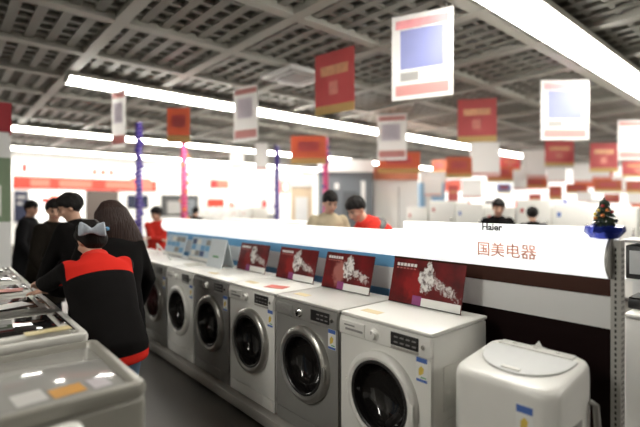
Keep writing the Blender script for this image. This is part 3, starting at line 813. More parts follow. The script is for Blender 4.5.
    vsn = ellipsoid(b, headc + hu * 0.030 * hs - hfw * 0.014, hr, hfw, hu, 0.0785 * hs, 0.100 * hs, 0.094 * hs, 4)
    for v in vsn:
        q = v.co - headc; x_, y_, z_ = q.dot(hr) / hs, q.dot(hfw) / hs, q.dot(hu) / hs
        lim = 0.048 + 0.010 * math.sin(x_ * 160) if y_ > 0.050 else (-0.035 + (y_ + 0.02) * 1.15 if y_ > -0.02 else -0.090)
        if z_ < lim: v.co = headc + q * 0.86
        else:
            tuft = 0.5 + 0.5 * math.sin(x_ * 95 + 1.3 * len(label)) * math.sin(y_ * 80 + 0.7) 
            v.co += q.normalized() * (rnd.random() * 0.008 + 0.012 * tuft)
    if hair == 'bun':
        bc = headc - hfw * 0.115 * hs + hu * 0.0 * hs
        ellipsoid(b, bc, hr, hfw, hu, 0.055 * hs, 0.045 * hs, 0.05 * hs)
        ellipsoid(b, headc - hfw * 0.05 - hu * 0.02, hr, hfw, hu, 0.082 * hs, 0.07 * hs, 0.075 * hs)
    if hair == 'long':
        bk = -hfw; bk.z = 0; bk.normalize()
        p0 = headc + hu * 0.06 - hfw * 0.03
        loft(b, [p0 + UP * 0.045, p0 - UP * 0.02 + bk * 0.03, p0 - UP * 0.12 + bk * 0.06 + hr * 0.02, p0 - UP * 0.24 + bk * 0.075 + hr * 0.06, p0 - UP * 0.34 + bk * 0.085 + hr * 0.10, p0 - UP * 0.42 + bk * 0.085 + hr * 0.13],
             [0.06, 0.11, 0.135, 0.15, 0.13, 0.06], [0.05, 0.085, 0.08, 0.065, 0.05, 0.02], hr, 22)
    me = fuse(b, 0.010, 3); me.transform(inv); mesh_part('hair', me, hair_m, t)
    t['_'] = 0; del t['_']
    return t, dict(head=headc, hf=hfw, hr=hr, hu=hu, neck=neck, chest=chest, shl=shl, dirv=dirv, back=back, r=r, pel=pel, inv=inv, S=S)

def cloth(name, c, n=0.25):
    m = mat(name, c, 0.95, noise=n, scale=14, bump=0.3)
    m.node_tree.nodes['Principled BSDF'].inputs['Specular IOR Level'].default_value = 0.12
    return m
COATBLK = cloth('coat_black', (0.0045, 0.004, 0.004))
COATBRN = cloth('coat_dark_brown', (0.009, 0.007, 0.005))
COATCHAR = cloth('coat_charcoal', (0.008, 0.008, 0.009))
JEANS = cloth('jeans_blue', (0.13, 0.20, 0.30))
TROU = cloth('trousers_dark', (0.02, 0.02, 0.025))
REDCL = cloth('jacket_red', (0.55, 0.035, 0.025))
BEIGE = cloth('jacket_beige', (0.38, 0.32, 0.22))
# two-colour uniform: red yoke, black body, red hem (cut of the cloth, in the torso's own height)
def uniform(name, z_hem, pts, dirv, black, red, side, back):
    """cloth whose yoke seam lies across the torso axis and whose hem band lies at z_hem (object space)"""
    m = cloth(name, black); m = m.copy(); m.name = name
    nt = m.node_tree; bs = nt.nodes['Principled BSDF']
    old = bs.inputs['Base Color'].links[0].from_socket
    tc = nt.nodes.new('ShaderNodeTexCoord')
    dot = nt.nodes.new('ShaderNodeVectorMath'); dot.operation = 'DOT_PRODUCT'; dot.inputs[1].default_value = dirv
    nt.links.new(tc.outputs['Object'], dot.inputs[0])
    g1 = nt.nodes.new('ShaderNodeMath'); g1.operation = 'GREATER_THAN'; g1.inputs[1].default_value = Vector(pts).dot(dirv)
    nt.links.new(dot.outputs['Value'], g1.inputs[0])
    sx = nt.nodes.new('ShaderNodeSeparateXYZ'); nt.links.new(tc.outputs['Object'], sx.inputs[0])
    g2 = nt.nodes.new('ShaderNodeMath'); g2.operation = 'LESS_THAN'; g2.inputs[1].default_value = z_hem
    nt.links.new(sx.outputs['Z'], g2.inputs[0])
    dt = nt.nodes.new('ShaderNodeVectorMath'); dt.operation = 'DOT_PRODUCT'; dt.inputs[1].default_value = side
    nt.links.new(tc.outputs['Object'], dt.inputs[0])
    ab = nt.nodes.new('ShaderNodeMath'); ab.operation = 'ABSOLUTE'; nt.links.new(dt.outputs['Value'], ab.inputs[0])
    lt = nt.nodes.new('ShaderNodeMath'); lt.operation = 'LESS_THAN'; lt.inputs[1].default_value = 0.18; nt.links.new(ab.outputs[0], lt.inputs[0])
    an = nt.nodes.new('ShaderNodeMath'); an.operation = 'MULTIPLY'; nt.links.new(g1.outputs[0], an.inputs[0]); nt.links.new(lt.outputs[0], an.inputs[1])
    db = nt.nodes.new('ShaderNodeVectorMath'); db.operation = 'DOT_PRODUCT'; db.inputs[1].default_value = back
    nt.links.new(tc.outputs['Object'], db.inputs[0])
    gb = nt.nodes.new('ShaderNodeMath'); gb.operation = 'GREATER_THAN'; gb.inputs[1].default_value = Vector(pts).dot(back) - 0.11; nt.links.new(db.outputs['Value'], gb.inputs[0])
    a2 = nt.nodes.new('ShaderNodeMath'); a2.operation = 'MULTIPLY'; nt.links.new(an.outputs[0], a2.inputs[0]); nt.links.new(gb.outputs[0], a2.inputs[1]); an = a2
    mx = nt.nodes.new('ShaderNodeMath'); mx.operation = 'MAXIMUM'
    nt.links.new(an.outputs[0], mx.inputs[0]); nt.links.new(g2.outputs[0], mx.inputs[1])
    cm = nt.nodes.new('ShaderNodeMix'); cm.data_type = 'RGBA'
    nt.links.new(mx.outputs[0], cm.inputs['Factor']); nt.links.new(old, cm.inputs['A']); cm.inputs['B'].default_value = (*red, 1)
    nt.links.new(cm.outputs['Result'], bs.inputs['Base Color'])
    return m

RIGHT = Vector((CY, -SY, 0)); AHEAD = Vector((SY, CY, 0))
def spot(px, d):
    p = W(px, HZ, d); return (p.x, p.y)
def heading(rgt, ahead): return RIGHT * rgt + AHEAD * ahead

# 1 woman in the red-yoked uniform, bent over the left row
t1, J = person('woman in black and red uniform jacket with silver hair bow bending over', spot(108, 2.42), heading(-0.70, 0.70), 1.54, 35, COATBLK, JEANS, HAIRB,
               hair='bun', head_f=heading(-0.80, 0.55), head_pitch=34, reach=(W(38, 284, 2.80), W(52, 291, 2.62)), bulk=1.06)
for ch in t1.children:
    if ch.name.startswith('jacket'):
        ch.data.materials.clear()
        yoke_pt = (J['inv'] @ (J['chest'] + J['dirv'] * 0.045))
        ch.data.materials.append(uniform('uniform_cloth', 0.757, yoke_pt, J['dirv'], (0.0046, 0.004, 0.004), (0.56, 0.022, 0.014), J['r'], J['back']))
# collar and bow
b = newbm(); loft(b, [J['neck'] - J['dirv'] * 0.03, J['neck'] + J['dirv'] * 0.035], [0.082, 0.074], [0.078, 0.068], J['r'], 20)
me = fuse(b, 0.010, 3); me.transform(J['inv']); mesh_part('collar', me, REDCL, t1)
bowc = J['head'] - J['hf'] * 0.115 + J['hu'] * 0.0 + AHEAD * -0.05
b = newbm()
bn = (AHEAD * -1)
for s_ in (-1, 1):
    c0 = bowc; v1 = RIGHT * s_
    loft(b, [c0 + bn * 0.025 + v1 * 0.004, c0 + bn * 0.03 + v1 * 0.04 + UP * 0.006, c0 + bn * 0.02 + v1 * 0.075 + UP * 0.010], [0.014, 0.036, 0.046], [0.010, 0.016, 0.012], UP, 14)
ellipsoid(b, bowc + bn * 0.03, RIGHT, bn, UP, 0.014, 0.014, 0.018, 2)
me = fuse(b, 0.006, 2); me.transform(J['inv'])
mesh_part('hair_bow', me, mat('bow_silver', (0.36, 0.40, 0.46), 0.35, noise=0.35, scale=50), t1)

# 2 woman with long brown hair
t2, J = person('woman in black coat with long brown hair seen from behind', spot(113, 3.0), heading(-0.55, 0.83), 1.57, 14, COATBLK, TROU, HAIRBR, hair='long', head_pitch=22, coat=0.22, bulk=1.1, top_name='coat',
               reach=(W(70, 300, 3.3), None))
hc = J['head'] - UP * 0.10 + AHEAD * -0.135 + RIGHT * 0.02
for k in range(2):
    b = newbm(); ellipsoid(b, hc + RIGHT * (0.03 * k - 0.01) + UP * 0.03 * k, RIGHT, AHEAD, UP, 0.02, 0.012, 0.014, 2)
    me = mk(b, BLUE, 'hair_clip'); me.transform(J['inv']); mesh_part('hair_clip', me, BLUE, t2)
# 3 man with short black hair looking down to the left
person('man in black coat with short black hair looking down', spot(87, 3.8), heading(-0.95, 0.15), 1.66, 17, COATBLK, TROU, HAIRB, head_f=heading(-0.8, -0.35), head_pitch=26, top_name='coat', coat=0.15, bulk=1.15,
       reach=(W(40, 282, 3.75), W(48, 276, 3.95)))
# 4 person behind with the face towards the camera
person('person in dark brown coat facing the man with black hair', spot(49, 4.55), heading(0.97, -0.1), 1.60, 10, COATBRN, TROU, HAIRB, head_f=heading(0.55, -0.75), head_pitch=14, top_name='coat', coat=0.2, bulk=1.15)
# 5 far man
person('person in charcoal coat standing in the aisle below the white logo panel', spot(28, 6.3), heading(0.9, 0.2), 1.60, 6, COATCHAR, TROU, HAIRB, head_f=heading(0.95, -0.1), head_pitch=15, top_name='coat', coat=0.2, bulk=1.1)
# 6 man in red jacket behind the gondola
t6, J6 = person('man in red jacket with dark grey shoulders leaning forward', spot(392, 4.6), heading(-0.92, -0.2), 1.80, 42, REDCL, TROU, HAIRB, head_f=heading(-0.75, -0.6), head_pitch=35, bulk=1.15,
       reach=(W(345, 238, 4.3), W(340, 236, 4.5)))
b = newbm(); loft(b, [J6['shl'] - J6['dirv'] * 0.07, J6['shl'] - J6['dirv'] * 0.02, J6['shl'] + J6['dirv'] * 0.01], [0.262, 0.264, 0.20], [0.172, 0.158, 0.130], J6['r'], 24)
me = fuse(b, 0.012, 3); me.transform(J6['inv']); mesh_part('shoulder_panel', me, cloth('cloth_grey', (0.13, 0.13, 0.13)), t6)
# 7 companion
person('person in beige jacket standing beside the man in red', spot(327, 4.9), heading(0.25, -0.9), 1.70, 12, BEIGE, TROU, HAIRB, head_f=heading(0.3, -0.9), head_pitch=24, voxel=0.012)
# 8, 9 more people further right
person('man in black jacket looking down above the header lettering', spot(497, 6.1), heading(-0.2, -0.98), 1.63, 10, COATBLK, TROU, HAIRB, head_pitch=20, voxel=0.012)
person('dark haired person with bowed head before the red parcel', spot(534, 6.4), heading(0.2, 0.9), 1.52, 12, COATBLK, TROU, HAIRB, head_pitch=10, voxel=0.012)
# 10, 11
person('person in bright red jacket beyond the end of the washer row', spot(158, 6.9), heading(0.3, -0.9), 1.52, 10, REDCL, TROU, HAIRB, head_f=heading(-0.6, -0.7), head_pitch=20, voxel=0.012,
       reach=(W(150, 238, 6.6), W(163, 240, 6.6)))
person('dark haired person far behind the pink tinsel pole', spot(195, 10.4), heading(0.2, 0.9), 1.50, 5, COATCHAR, TROU, HAIRB, voxel=0.012)

# ================================================================ HANGING POSTERS
HWHITE = mat('flag_white', (0.88, 0.87, 0.86), 0.6, noise=0.03, thin=0.5)
HPINK = mat('flag_pinkred', (0.66, 0.17, 0.17), 0.6, noise=0.12, scale=5, thin=0.5)  # red made pinker, background haze put into the colour
HYEL = mat('flag_yellow', (0.78, 0.62, 0.25), 0.6, noise=0.1, thin=0.5)
HBLUE = mat('flag_lavender', (0.36, 0.39, 0.66), 0.6, noise=0.15, scale=5, thin=0.5)
HORANGE = mat('flag_orange', (0.62, 0.21, 0.12), 0.6, noise=0.25, scale=8, thin=0.5)
HPALE = mat('flag_pale_pink', (0.78, 0.42, 0.40), 0.6, noise=0.08, thin=0.5)
def hanging(px0, px1, yt, yb, d, style, label, yaw_extra=0.0, wid=None, group='promotional posters hanging from the ceiling'):
    """board d metres away, hung on two cords from the ceiling; turned so that it is wid metres wide"""
    pw = (px1 - px0) / F_PX * d
    c = W((px0 + px1) / 2, (yt + yb) / 2, d)
    hgt = (yb - yt) * d / F_PX
    w = wid if wid else pw
    ang = math.acos(min(1, pw / w)) if w > pw else 0.0
    t = thing('hanging_poster', label, 'hanging poster', (c.x, c.y, c.z - hgt / 2), -YAW + (-ang if yaw_extra >= 0 else ang), group)
    # local x = width, local -y faces the camera
    h2 = w / 2
    base = {'w': HWHITE, 'r': HPINK, 'o': HORANGE, 'b': HWHITE, 'u': HBLUE}[style]
    obj('board', bx(-h2, h2, 0, 0.008, 0, hgt), base, t, False)
    if style == 'w' and yb - yt < 36:
        obj('edge_band', bx(-h2 * 0.94, h2 * 0.94, -0.0015, 0.0095, hgt * 0.03, hgt * 0.10), HPALE, t, False)
    elif style == 'w':
        obj('top_band', bx(-h2 * 0.9, h2 * 0.9, -0.0015, 0.0095, hgt * 0.86, hgt * 0.95), HPALE, t, False)
        obj('photo_print', bx(-h2 * 0.7, h2 * 0.55, -0.0015, 0.0095, hgt * 0.42, hgt * 0.78), mat('print_palelilac', (0.74, 0.70, 0.76), 0.6, noise=0.1, scale=9, thin=0.5), t, False)
        obj('bottom_band', bx(-h2 * 0.9, h2 * 0.9, -0.0015, 0.0095, hgt * 0.06, hgt * 0.20), HPALE, t, False)
    elif style == 'b':
        obj('top_band', bx(-h2 * 0.86, h2 * 0.86, -0.0015, 0.0095, hgt * 0.84, hgt * 0.94), mat('print_rose', (0.70, 0.28, 0.30), 0.6, noise=0.25, scale=12), t, False)
        obj('photo_print', bx(-h2 * 0.7, h2 * 0.7, -0.0015, 0.0095, hgt * 0.36, hgt * 0.82), HBLUE, t, False)
        obj('product_print', bx(-h2 * 0.7, -h2 * 0.1, -0.0015, 0.0095, hgt * 0.22, hgt * 0.32), GREYP, t, False)
        obj('bottom_band', bx(-h2 * 0.86, h2 * 0.86, -0.0015, 0.0095, hgt * 0.05, hgt * 0.17), HPALE, t, False)
    elif style == 'r':
        obj('bottom_band', bx(-h2, h2, -0.0015, 0.0095, 0.0, hgt * 0.14), HYEL, t, False)
        obj('headline_print', bx(-h2 * 0.7, h2 * 0.7, -0.0015, 0.0095, hgt * 0.62, hgt * 0.78), mat('print_amber', (0.72, 0.36, 0.20), 0.6, noise=0.3, scale=12), t, False)
        obj('figure_print', bx(-h2 * 0.25, h2 * 0.2, -0.0015, 0.0095, hgt * 0.3, hgt * 0.52), mat('print_coral', (0.70, 0.25, 0.20), 0.6, noise=0.3, scale=12), t, False)
    else:
        obj('bottom_band', bx(-h2, h2, -0.0015, 0.0095, 0.0, hgt * 0.22), HYEL, t, False)
        obj('headline_print', bx(-h2 * 0.6, h2 * 0.6, -0.0015, 0.0095, hgt * 0.45, hgt * 0.8), HPINK, t, False)
    for s_ in (-0.8, 0.8):
        b = newbm(); top = CEIL - (c.z - hgt / 2)
        tube(b, [(h2 * s_, 0.004, hgt - 0.005), (h2 * s_, 0.004, max(hgt + 0.01, top + 0.55))], 0.0025, 5); obj('cord', b, GREYP, t)
    return t
def D(yt, top=2.08): return F_PX * top / (HZ - yt)
hanging(394, 449, 12, 98, D(12), 'b', 'largest hanging white poster with lavender picture, near the centre top', 1, 0.66)
hanging(315, 353, 51, 113, D(51), 'r', 'pink red hanging poster with yellow bottom, left of the lavender one', 1, 0.66)
hanging(232, 259, 86, 141, D(86), 'w', 'white hanging poster crossing the long strip light', 1, 0.56)
hanging(167, 190, 108, 143, D(108, 1.55), 'o', 'small orange red hanging poster beside the pink tinsel pole', 1, 0.36)
hanging(109, 128, 90, 147, D(90, 1.88), 'w', 'narrow white hanging poster with pink foot, farthest left', 1, 0.36)
hanging(540, 590, 80, 140, D(80), 'b', 'large white hanging poster left of the right hand red ones', 1, 0.80)
hanging(459, 495, 99, 142, D(99), 'r', 'pink red hanging poster right of the lavender one', 1, 0.72)
hanging(378, 406, 114, 160, D(114), 'w', 'white hanging poster above the orange banner, over the red jacketed man', 1, 0.66)
hanging(291, 326, 136, 164, 9.5, 'o', 'orange red hanging poster over the slate kiosk', 1)
hanging(378, 420, 152, 173, 11.0, 'o', 'wide orange hanging banner above the white booth', 1)
hanging(545, 574, 141, 166, 12.5, 'r', 'red hanging poster just under the large white one', 1)
hanging(590, 618, 143, 172, 12.0, 'r', 'red hanging poster between two white ones at right', 1)
hanging(618, 652, 120, 160, 10.4, 'w', 'white hanging poster cut by the right edge', 1)
hanging(622, 655, 161, 177, 12.5, 'r', 'red hanging poster at the right edge under the white one', 1)
hanging(522, 546, 150, 178, 13.5, 'w', 'white hanging poster left of the red one under the large white', 1)
hanging(573, 592, 164, 182, 14.0, 'w', 'small white hanging poster below the red and white ones', 1)
hanging(470, 500, 142, 176, 12.0, 'w', 'white hanging poster directly below the right pink red one', 1)
hanging(446, 472, 157, 178, 11.6, 'o', 'orange hanging banner left of the white one near the blue booth', 1)
hanging(487, 514, 166, 182, 14.0, 'o', 'orange hanging banner above the man in black', 1)
hanging(516, 548, 178, 188, 15.0, 'o', 'narrow orange hanging banner right of the man in black', 1)
hanging(594, 622, 180, 192, 15.0, 'o', 'narrow orange hanging banner above the small tree', 1)
hanging(626, 655, 181, 193, 15.5, 'o', 'narrow orange hanging banner at the far right edge', 1)
hanging(566, 588, 184, 193, 16.0, 'o', 'tiny orange hanging banner left of the small tree', 1)
hanging(230, 244, 150, 168, 15.5, 'w', 'tiny white hanging sign above the red framed panels', 1)
hanging(255, 268, 143, 170, 15.0, 'w', 'tall tiny white hanging sign left of the thin purple pole', 1)

FLAGS2 = [
    (424, 442, 176, 196, 'w'), (448, 458, 186, 206, 'r'), (462, 482, 180, 198, 'w'), (497, 511, 184, 193, 'u'), (513, 527, 170, 190, 'w'), (529, 541, 194, 210, 'r'),
    (547, 566, 168, 182, 'w'), (549, 562, 186, 200, 'o'), (577, 592, 192, 202, 'w'), (592, 610, 160, 178, 'w'), (612, 626, 176, 192, 'w'), (628, 645, 193, 204, 'w'),
    (432, 446, 160, 174, 'o'), (500, 520, 158, 170, 'r'), (604, 620, 194, 203, 'r')]
for k, (a, b_, c_, d_, st) in enumerate(FLAGS2):
    what = {'w': 'white', 'r': 'red', 'o': 'orange', 'u': 'blue'}[st]
    near = ['above the pale blue booth', 'left of the man in black', 'above the header left of the man in black', 'just above the man in black', 'right above the man in black', 'above the dark haired bowed person',
            'under the large white poster', 'under the large white poster, lowest there', 'left of the small tree', 'between the two right hand red posters', 'above the small tree at right', 'lowest at the right edge',
            'over the pale blue booth', 'under the right pink red poster', 'right above the small tree'][k]
    hanging(a, b_, c_, d_, 12.3 + 0.29 * k, st, f'small {what} hanging flag {near}', 1, group='small flags in the right background')

# ---------------------------------------------------------------- tinsel wrapped poles
def tinsel_pole(px, yt, d, m1, m2, label):
    p = W(px, yt, d); z1 = p.z
    t = thing('tinsel_pole', label, 'decorated pole', (p.x, p.y, 0), 0, 'tinsel wrapped poles')
    b = newbm(); lathe(b, [(0.02, 0.03), (0.02, z1)], (0, 0, 0), 'Z', 12); obj('pole', b, POST, t)
    b = newbm(); lathe(b, [(0.16, 0.0), (0.16, 0.015), (0.03, 0.035)], (0, 0, 0), 'Z', 24); obj('base', b, POST, t)
    b = newbm(); n = 260; pts = []
    turns = (z1 - 0.3) / 0.09
    for i in range(n):
        u = i / (n - 1); a = u * turns * 2 * math.pi
        pts.append((0.046 * math.cos(a), 0.046 * math.sin(a), 0.3 + (z1 - 0.32) * u))
    tube(b, pts, 0.036, 6); obj('tinsel', b, m1, t)
    rnd = random.Random(px)
    for k in range(14):
        z = 0.9 + (z1 - 1.0) * k / 14; a = rnd.random() * 6.28
        b = newbm(); bmesh.ops.create_icosphere(b, subdivisions=2, radius=0.04)
        for v in b.verts: v.co += Vector((0.075 * math.cos(a), 0.075 * math.sin(a), z))
        obj('bauble', b, m2, t)
TPURP = mat('tinsel_purple', (0.045, 0.022, 0.20), 0.35, metal=0.3, noise=0.3, scale=60)
TPINK = mat('tinsel_pink', (0.65, 0.07, 0.22), 0.35, metal=0.3, noise=0.4, scale=40)
BORANGE = mat('bauble_orange', (0.80, 0.25, 0.05), 0.3, noise=0.1)
tinsel_pole(139, 122, 9.0, TPURP, TPURP, 'purple tinsel pole standing left of the pink one')
tinsel_pole(184, 107, 9.3, TPINK, BORANGE, 'pink tinsel pole with orange baubles')
tinsel_pole(277, 145, 12.0, TPURP, TPURP, 'thin purple tinsel pole left of the slate kiosk')
tinsel_pole(326, 137, 10.6, TPINK, TPURP, 'pink tinsel pole before the slate kiosk')

# ---------------------------------------------------------------- small decorated tree on the gondola
t = thing('decorated_tree', 'small decorated tree with blue foil base on the gondola header', 'christmas tree', (2.375, 0.668, 1.3915))
t.scale = (1.0, 1.0, 0.92)
b = newbm(); rnd = random.Random(3)
lathe(b, [(0.055, 0), (0.085, 0.035), (0.08, 0.06), (0.05, 0.065), (0.0, 0.065)], (0, 0, 0), 'Z', 20)
for v in b.verts: v.co += Vector((rnd.uniform(-.008, .008), rnd.uniform(-.008, .008), max(-v.co.z, rnd.uniform(-.004, .006))))
obj('foil_base', b, mat('foil_blue', (0.02, 0.04, 0.35), 0.2, metal=0.6, noise=0.5, scale=40), t)
TREEM = mat('tree_dark', (0.025, 0.045, 0.025), 0.7, noise=0.5, scale=60)
for k in range(5):
    z = 0.06 + k * 0.028; rr_ = 0.06 - k * 0.0095
    b = newbm()
    for q in range(16):
        a = q * 2 * math.pi / 16 + k * 0.2; L = rr_ * rnd.uniform(0.8, 1.15)
        tube(b, [(0, 0, z + 0.02), (L * .6 * math.cos(a), L * .6 * math.sin(a), z + 0.012), (L * math.cos(a), L * math.sin(a), z - 0.006)], [0.009, 0.008, 0.002], 5)
    obj('branch_tier', b, TREEM, t)
b = newbm(); lathe(b, [(0.006, 0.05), (0.004, 0.21)], (0, 0, 0), 'Z', 8); obj('trunk', b, mat('trunk_brown', (0.06, 0.035, 0.02), 0.8, noise=0.2), t)
for k in range(14):
    a = rnd.random() * 6.28; zz = rnd.uniform(0.07, 0.17); rr_ = 0.062 - (zz - 0.06) * 0.4
    b = newbm(); bmesh.ops.create_icosphere(b, subdivisions=2, radius=0.009)
    for v in b.verts: v.co += Vector((rr_ * math.cos(a), rr_ * math.sin(a), zz))
    obj('bauble', b, random.Random(k).choice([LYELLOW, CHROME, BORANGE, RED]), t)

# ================================================================ BACKGROUND: KIOSKS, FRIDGES, WALL SIGNS
# tall stand at the far left
t = thing('display_stand', 'tall white display stand with red top and green poster at left edge', 'display stand', (0, 0, 0), 0)
p = W(-8, HZ, 5.3)
t.location = (p.x, p.y, 0); t.rotation_euler = (0, 0, -YAW + 0.645)
hw = 0.19
obj('cabinet', bx(-hw, hw, 0, 0.3, 0, 2.40), PANELW, t, False)
obj('red_top', bx(-hw - .005, hw + .005, -0.005, 0.305, 2.46, 2.82), mat('stand_red', (0.35, 0.02, 0.03), 0.5, noise=0.1), t, False)
obj('neck', bx(-hw + .02, hw - .02, 0.02, 0.28, 2.40, 2.46), PANELW, t, False)
obj('green_poster', bx(-hw + .01, hw - .005, -0.004, 0.0, 1.35, 2.14), mat('stand_green', (0.20, 0.27, 0.17), 0.5, noise=0.15), t, False)
obj('white_poster', bx(-hw + .02, hw - .10, -0.007, -0.004, 1.42, 1.80), PAPER, t, False)

def kiosk(px0, px1, yt, d, depth, m, label, fascia=None, parts=()):
    a = W((px0 + px1) / 2, yt, d); w = (px1 - px0) / F_PX * d; z1 = a.z
    t = thing('sales_kiosk', label, 'kiosk', (a.x, a.y, 0), -YAW)
    obj('body', bx(-w / 2, w / 2, 0, depth, 0, z1 - 0.32), m, t, False)
    obj('fascia', bx(-w / 2 - 0.01, w / 2 + 0.01, -0.06, depth, z1 - 0.32, z1), fascia or PANELW, t, False)
    for (u0, u1, v0, v1, mm, nm) in parts:
        obj(nm, bx(-w / 2 + w * u0, -w / 2 + w * u1, -0.02, 0.0, z1 * v0, z1 * v1), mm, t, False)
    return t
SLATE = mat('slate_panel', (0.16, 0.18, 0.20), 0.5, noise=0.1)
SIGNW = mat('sign_white_lit', (0.95, 0.95, 0.93), 0.5, emit=SIGN)  # shared by the wall signs and the white bands added for glow
kiosk(318, 373, 160, 11.5, 1.2, SLATE, 'slate grey kiosk with white fascia behind the man in red', None, [(0.78, 0.86, 0.30, 0.80, PANELW, 'door_frame'), (0.30, 0.38, 0.72, 0.78, PANELW, 'wall_lamp'), (0.45, 0.7, 0.3, 0.7, mat('slate_door', (0.10, 0.11, 0.12), 0.5, noise=0.1), 'door')])
kiosk(374, 418, 168, 11.8, 1.2, PANELW, 'white booth right of the slate kiosk', mat('fascia_orange', (0.62, 0.24, 0.14), 0.5, noise=0.3, scale=4), [(0.05, 0.55, 0.25, 0.75, WALLW, 'door'), (0.55, 0.57, 0.25, 0.8, GREYP, 'handle')])
kiosk(420, 445, 172, 13.0, 1.0, mat('booth_blue', (0.30, 0.52, 0.75), 0.5, noise=0.1), 'pale blue booth right of the white booth', PANELW, [(0.2, 0.45, 0.3, 0.75, PANELW, 'poster'), (0.6, 0.9, 0.3, 0.6, BLUE, 'poster')])
kiosk(291, 312, 176, 12.6, 0.8, mat('booth_cream', (0.75, 0.60, 0.42), 0.5, noise=0.1), 'narrow cream booth left of the slate kiosk', PANELW, [(0.2, 0.8, 0.3, 0.75, PANELW, 'poster')])

def fridge(x, y, rz, hgt, m, label):
    t = thing('refrigerator', label, 'refrigerator', (x, y, 0), rz, 'refrigerators in the background')
    w, d = 0.62, 0.62
    obj('cabinet', bx(0.05, d, 0, w, 0.03, hgt, bev=0.01), m, t)
    sp = hgt * 0.62
    for (z0, z1) in ((0.06, sp - 0.006), (sp + 0.006, hgt - 0.004)):
        dd = obj('door', bx(0.0, 0.048, 0.004, w - 0.004, z0, z1, bev=0.008), m, t)
        hz_ = (z1 - 0.30, z1 - 0.05) if z0 < 0.1 else (z0 + 0.05, z0 + 0.25)
        obj('handle', bx(-0.025, 0.002, 0.04, 0.065, hz_[0], hz_[1], bev=0.004), CHROME, dd)
    obj('label_sticker', bx(-0.002, 0.001, w - 0.14, w - 0.08, hgt - 0.24, hgt - 0.16), LBLUE if int(y * 10) % 2 else RED, t, False)
    obj('base', bx(0.06, d - 0.04, 0.03, w - 0.03, 0, 0.031), BLACK, t, False)
k = 0
names = {}
for i in range(11):
    y = 1.9 + i * 0.66
    if y > 6.3: continue
    hgt = 1.52 + 0.14 * ((i * 7) % 3) / 2
    where = ['first', 'second', 'third', 'fourth', 'fifth', 'sixth', 'seventh', 'eighth', 'ninth', 'tenth', 'eleventh'][i]
    fridge(8.4, y, 0, hgt, WHITE, f'white refrigerator, {where} from the right in the row behind the gondola')
for i in range(6):
    y = 12.0 + i * 0.66
    where = ['first', 'second', 'third', 'fourth', 'fifth', 'sixth'][i]
    fridge(7.6, y, 0, 1.50, WHITE, f'white refrigerator, {where} from the right near the thin purple pole')
# low white counters between, filling the sales floor
def counter(x0, x1, y0, y1, h, label):
    t = thing('sales_counter', label, 'counter')
    obj('body', bx(x0, x1, y0, y1, 0.06, h - 0.04), PANELW, t, False)
    obj('worktop', bx(x0 - 0.03, x1 + 0.03, y0 - 0.03, y1 + 0.03, h - 0.038, h, bev=0.006), PAPER, t)
    obj('plinth', bx(x0 + 0.03, x1 - 0.03, y0 + 0.03, y1 - 0.03, 0, 0.061), GREYP, t, False)
counter(3.1, 3.7, 6.7, 8.2, 1.08, 'white sales counter beyond the pink tinsel pole')
counter(5.6, 6.2, 7.0, 11.0, 1.20, 'white sales counter left of the kiosks')

# red parcel behind the dark haired person and other small goods standing on the fridges and counters
def parcel(px, yb, d, w, h, m, label, m2=PAPER, z=None):
    p = W(px, yb, d)
    if z is None: z = p.z
    t = thing('gift_box', label, 'box', (p.x, p.y, z), -YAW, 'small goods in the background')
    obj('carton', bx(-w / 2, w / 2, -w / 3, w / 3, 0, h, bev=0.006), m, t)
    obj('band', bx(-w / 8, w / 8, -w / 3 - 0.003, w / 3 + 0.003, 0.002, h + 0.003), m2, t, False)

# back wall signage: (px0, px1, y0, y1) on the wall
def wall_x(px): 
    tt = (px - 320) / F_PX; return Y1 * (SY + tt * CY) / (CY - tt * SY)
def wall_panel(px0, px1, yt, yb, m, label, name='wall_sign', cat='sign', proud=0.06, frame=None, inner=None, letters=None):
    xa, xb = wall_x(px0), wall_x(px1); xm = (xa + xb) / 2
    fw = SY * xm + CY * Y1
    z1 = CAM_H + (HZ - yt) * fw / F_PX; z0 = CAM_H + (HZ - yb) * fw / F_PX
    t = thing(name, label, cat, (xm, Y1 - 0.002, (z0)), 0, 'signs on the far wall')
    w = xb - xa; h = z1 - z0
    obj('panel', bx(-w / 2, w / 2, -proud, 0, 0, h), m, t, False)
    if frame:
        for (a, b_, c_, d_) in ((-w / 2 - .05, w / 2 + .05, -0.05, 0.0), (-w / 2 - .05, w / 2 + .05, h, h + 0.05)):
            obj('frame', bx(a, b_, -proud - 0.02, 0, c_, d_), frame, t, False)
    if inner:
        for (u0, u1, v0, v1, mm) in inner:
            obj('print', bx(-w / 2 + w * u0, -w / 2 + w * u1, -proud - 0.012, -proud, h * v0, h * v1), mm, t, False)
    return t
REDLIT = mat('sign_red_lit', (0.66, 0.040, 0.022), 0.5, emit=0.12)
REDL2 = mat('sign_red_light', (0.78, 0.16, 0.11), 0.5, emit=0.15)
SCREEN = mat('screen_dark', (0.02, 0.025, 0.05), 0.2, noise=0.3, scale=3)
wall_panel(13, 156, 179, 190, REDLIT, 'long red backlit banner on the far wall', inner=[(0.10, 0.22, .2, .8, REDL2), (0.28, 0.5, .2, .8, REDL2), (0.60, 0.82, .2, .8, REDL2), (0.88, 0.97, .2, .8, REDL2)])
wall_panel(13, 156, 163, 178, SIGNW, 'white backlit band with red marks above the red banner', inner=[(0.05, 0.08, .2, .7, REDLIT), (0.50, 0.54, .2, .6, REDL2), (0.56, 0.60, .2, .6, REDL2), (0.62, 0.66, .2, .6, REDL2)])
wall_panel(30, 84, 190.5, 222, SIGNW, 'white backlit logo panel under the red banner', inner=[(0.20, 0.38, .62, .75, REDLIT), (0.34, 0.50, .70, .85, REDL2), (.18, .5, .48, .52, mat('print_brown', (.3, .15, .1), .5, noise=.1))])
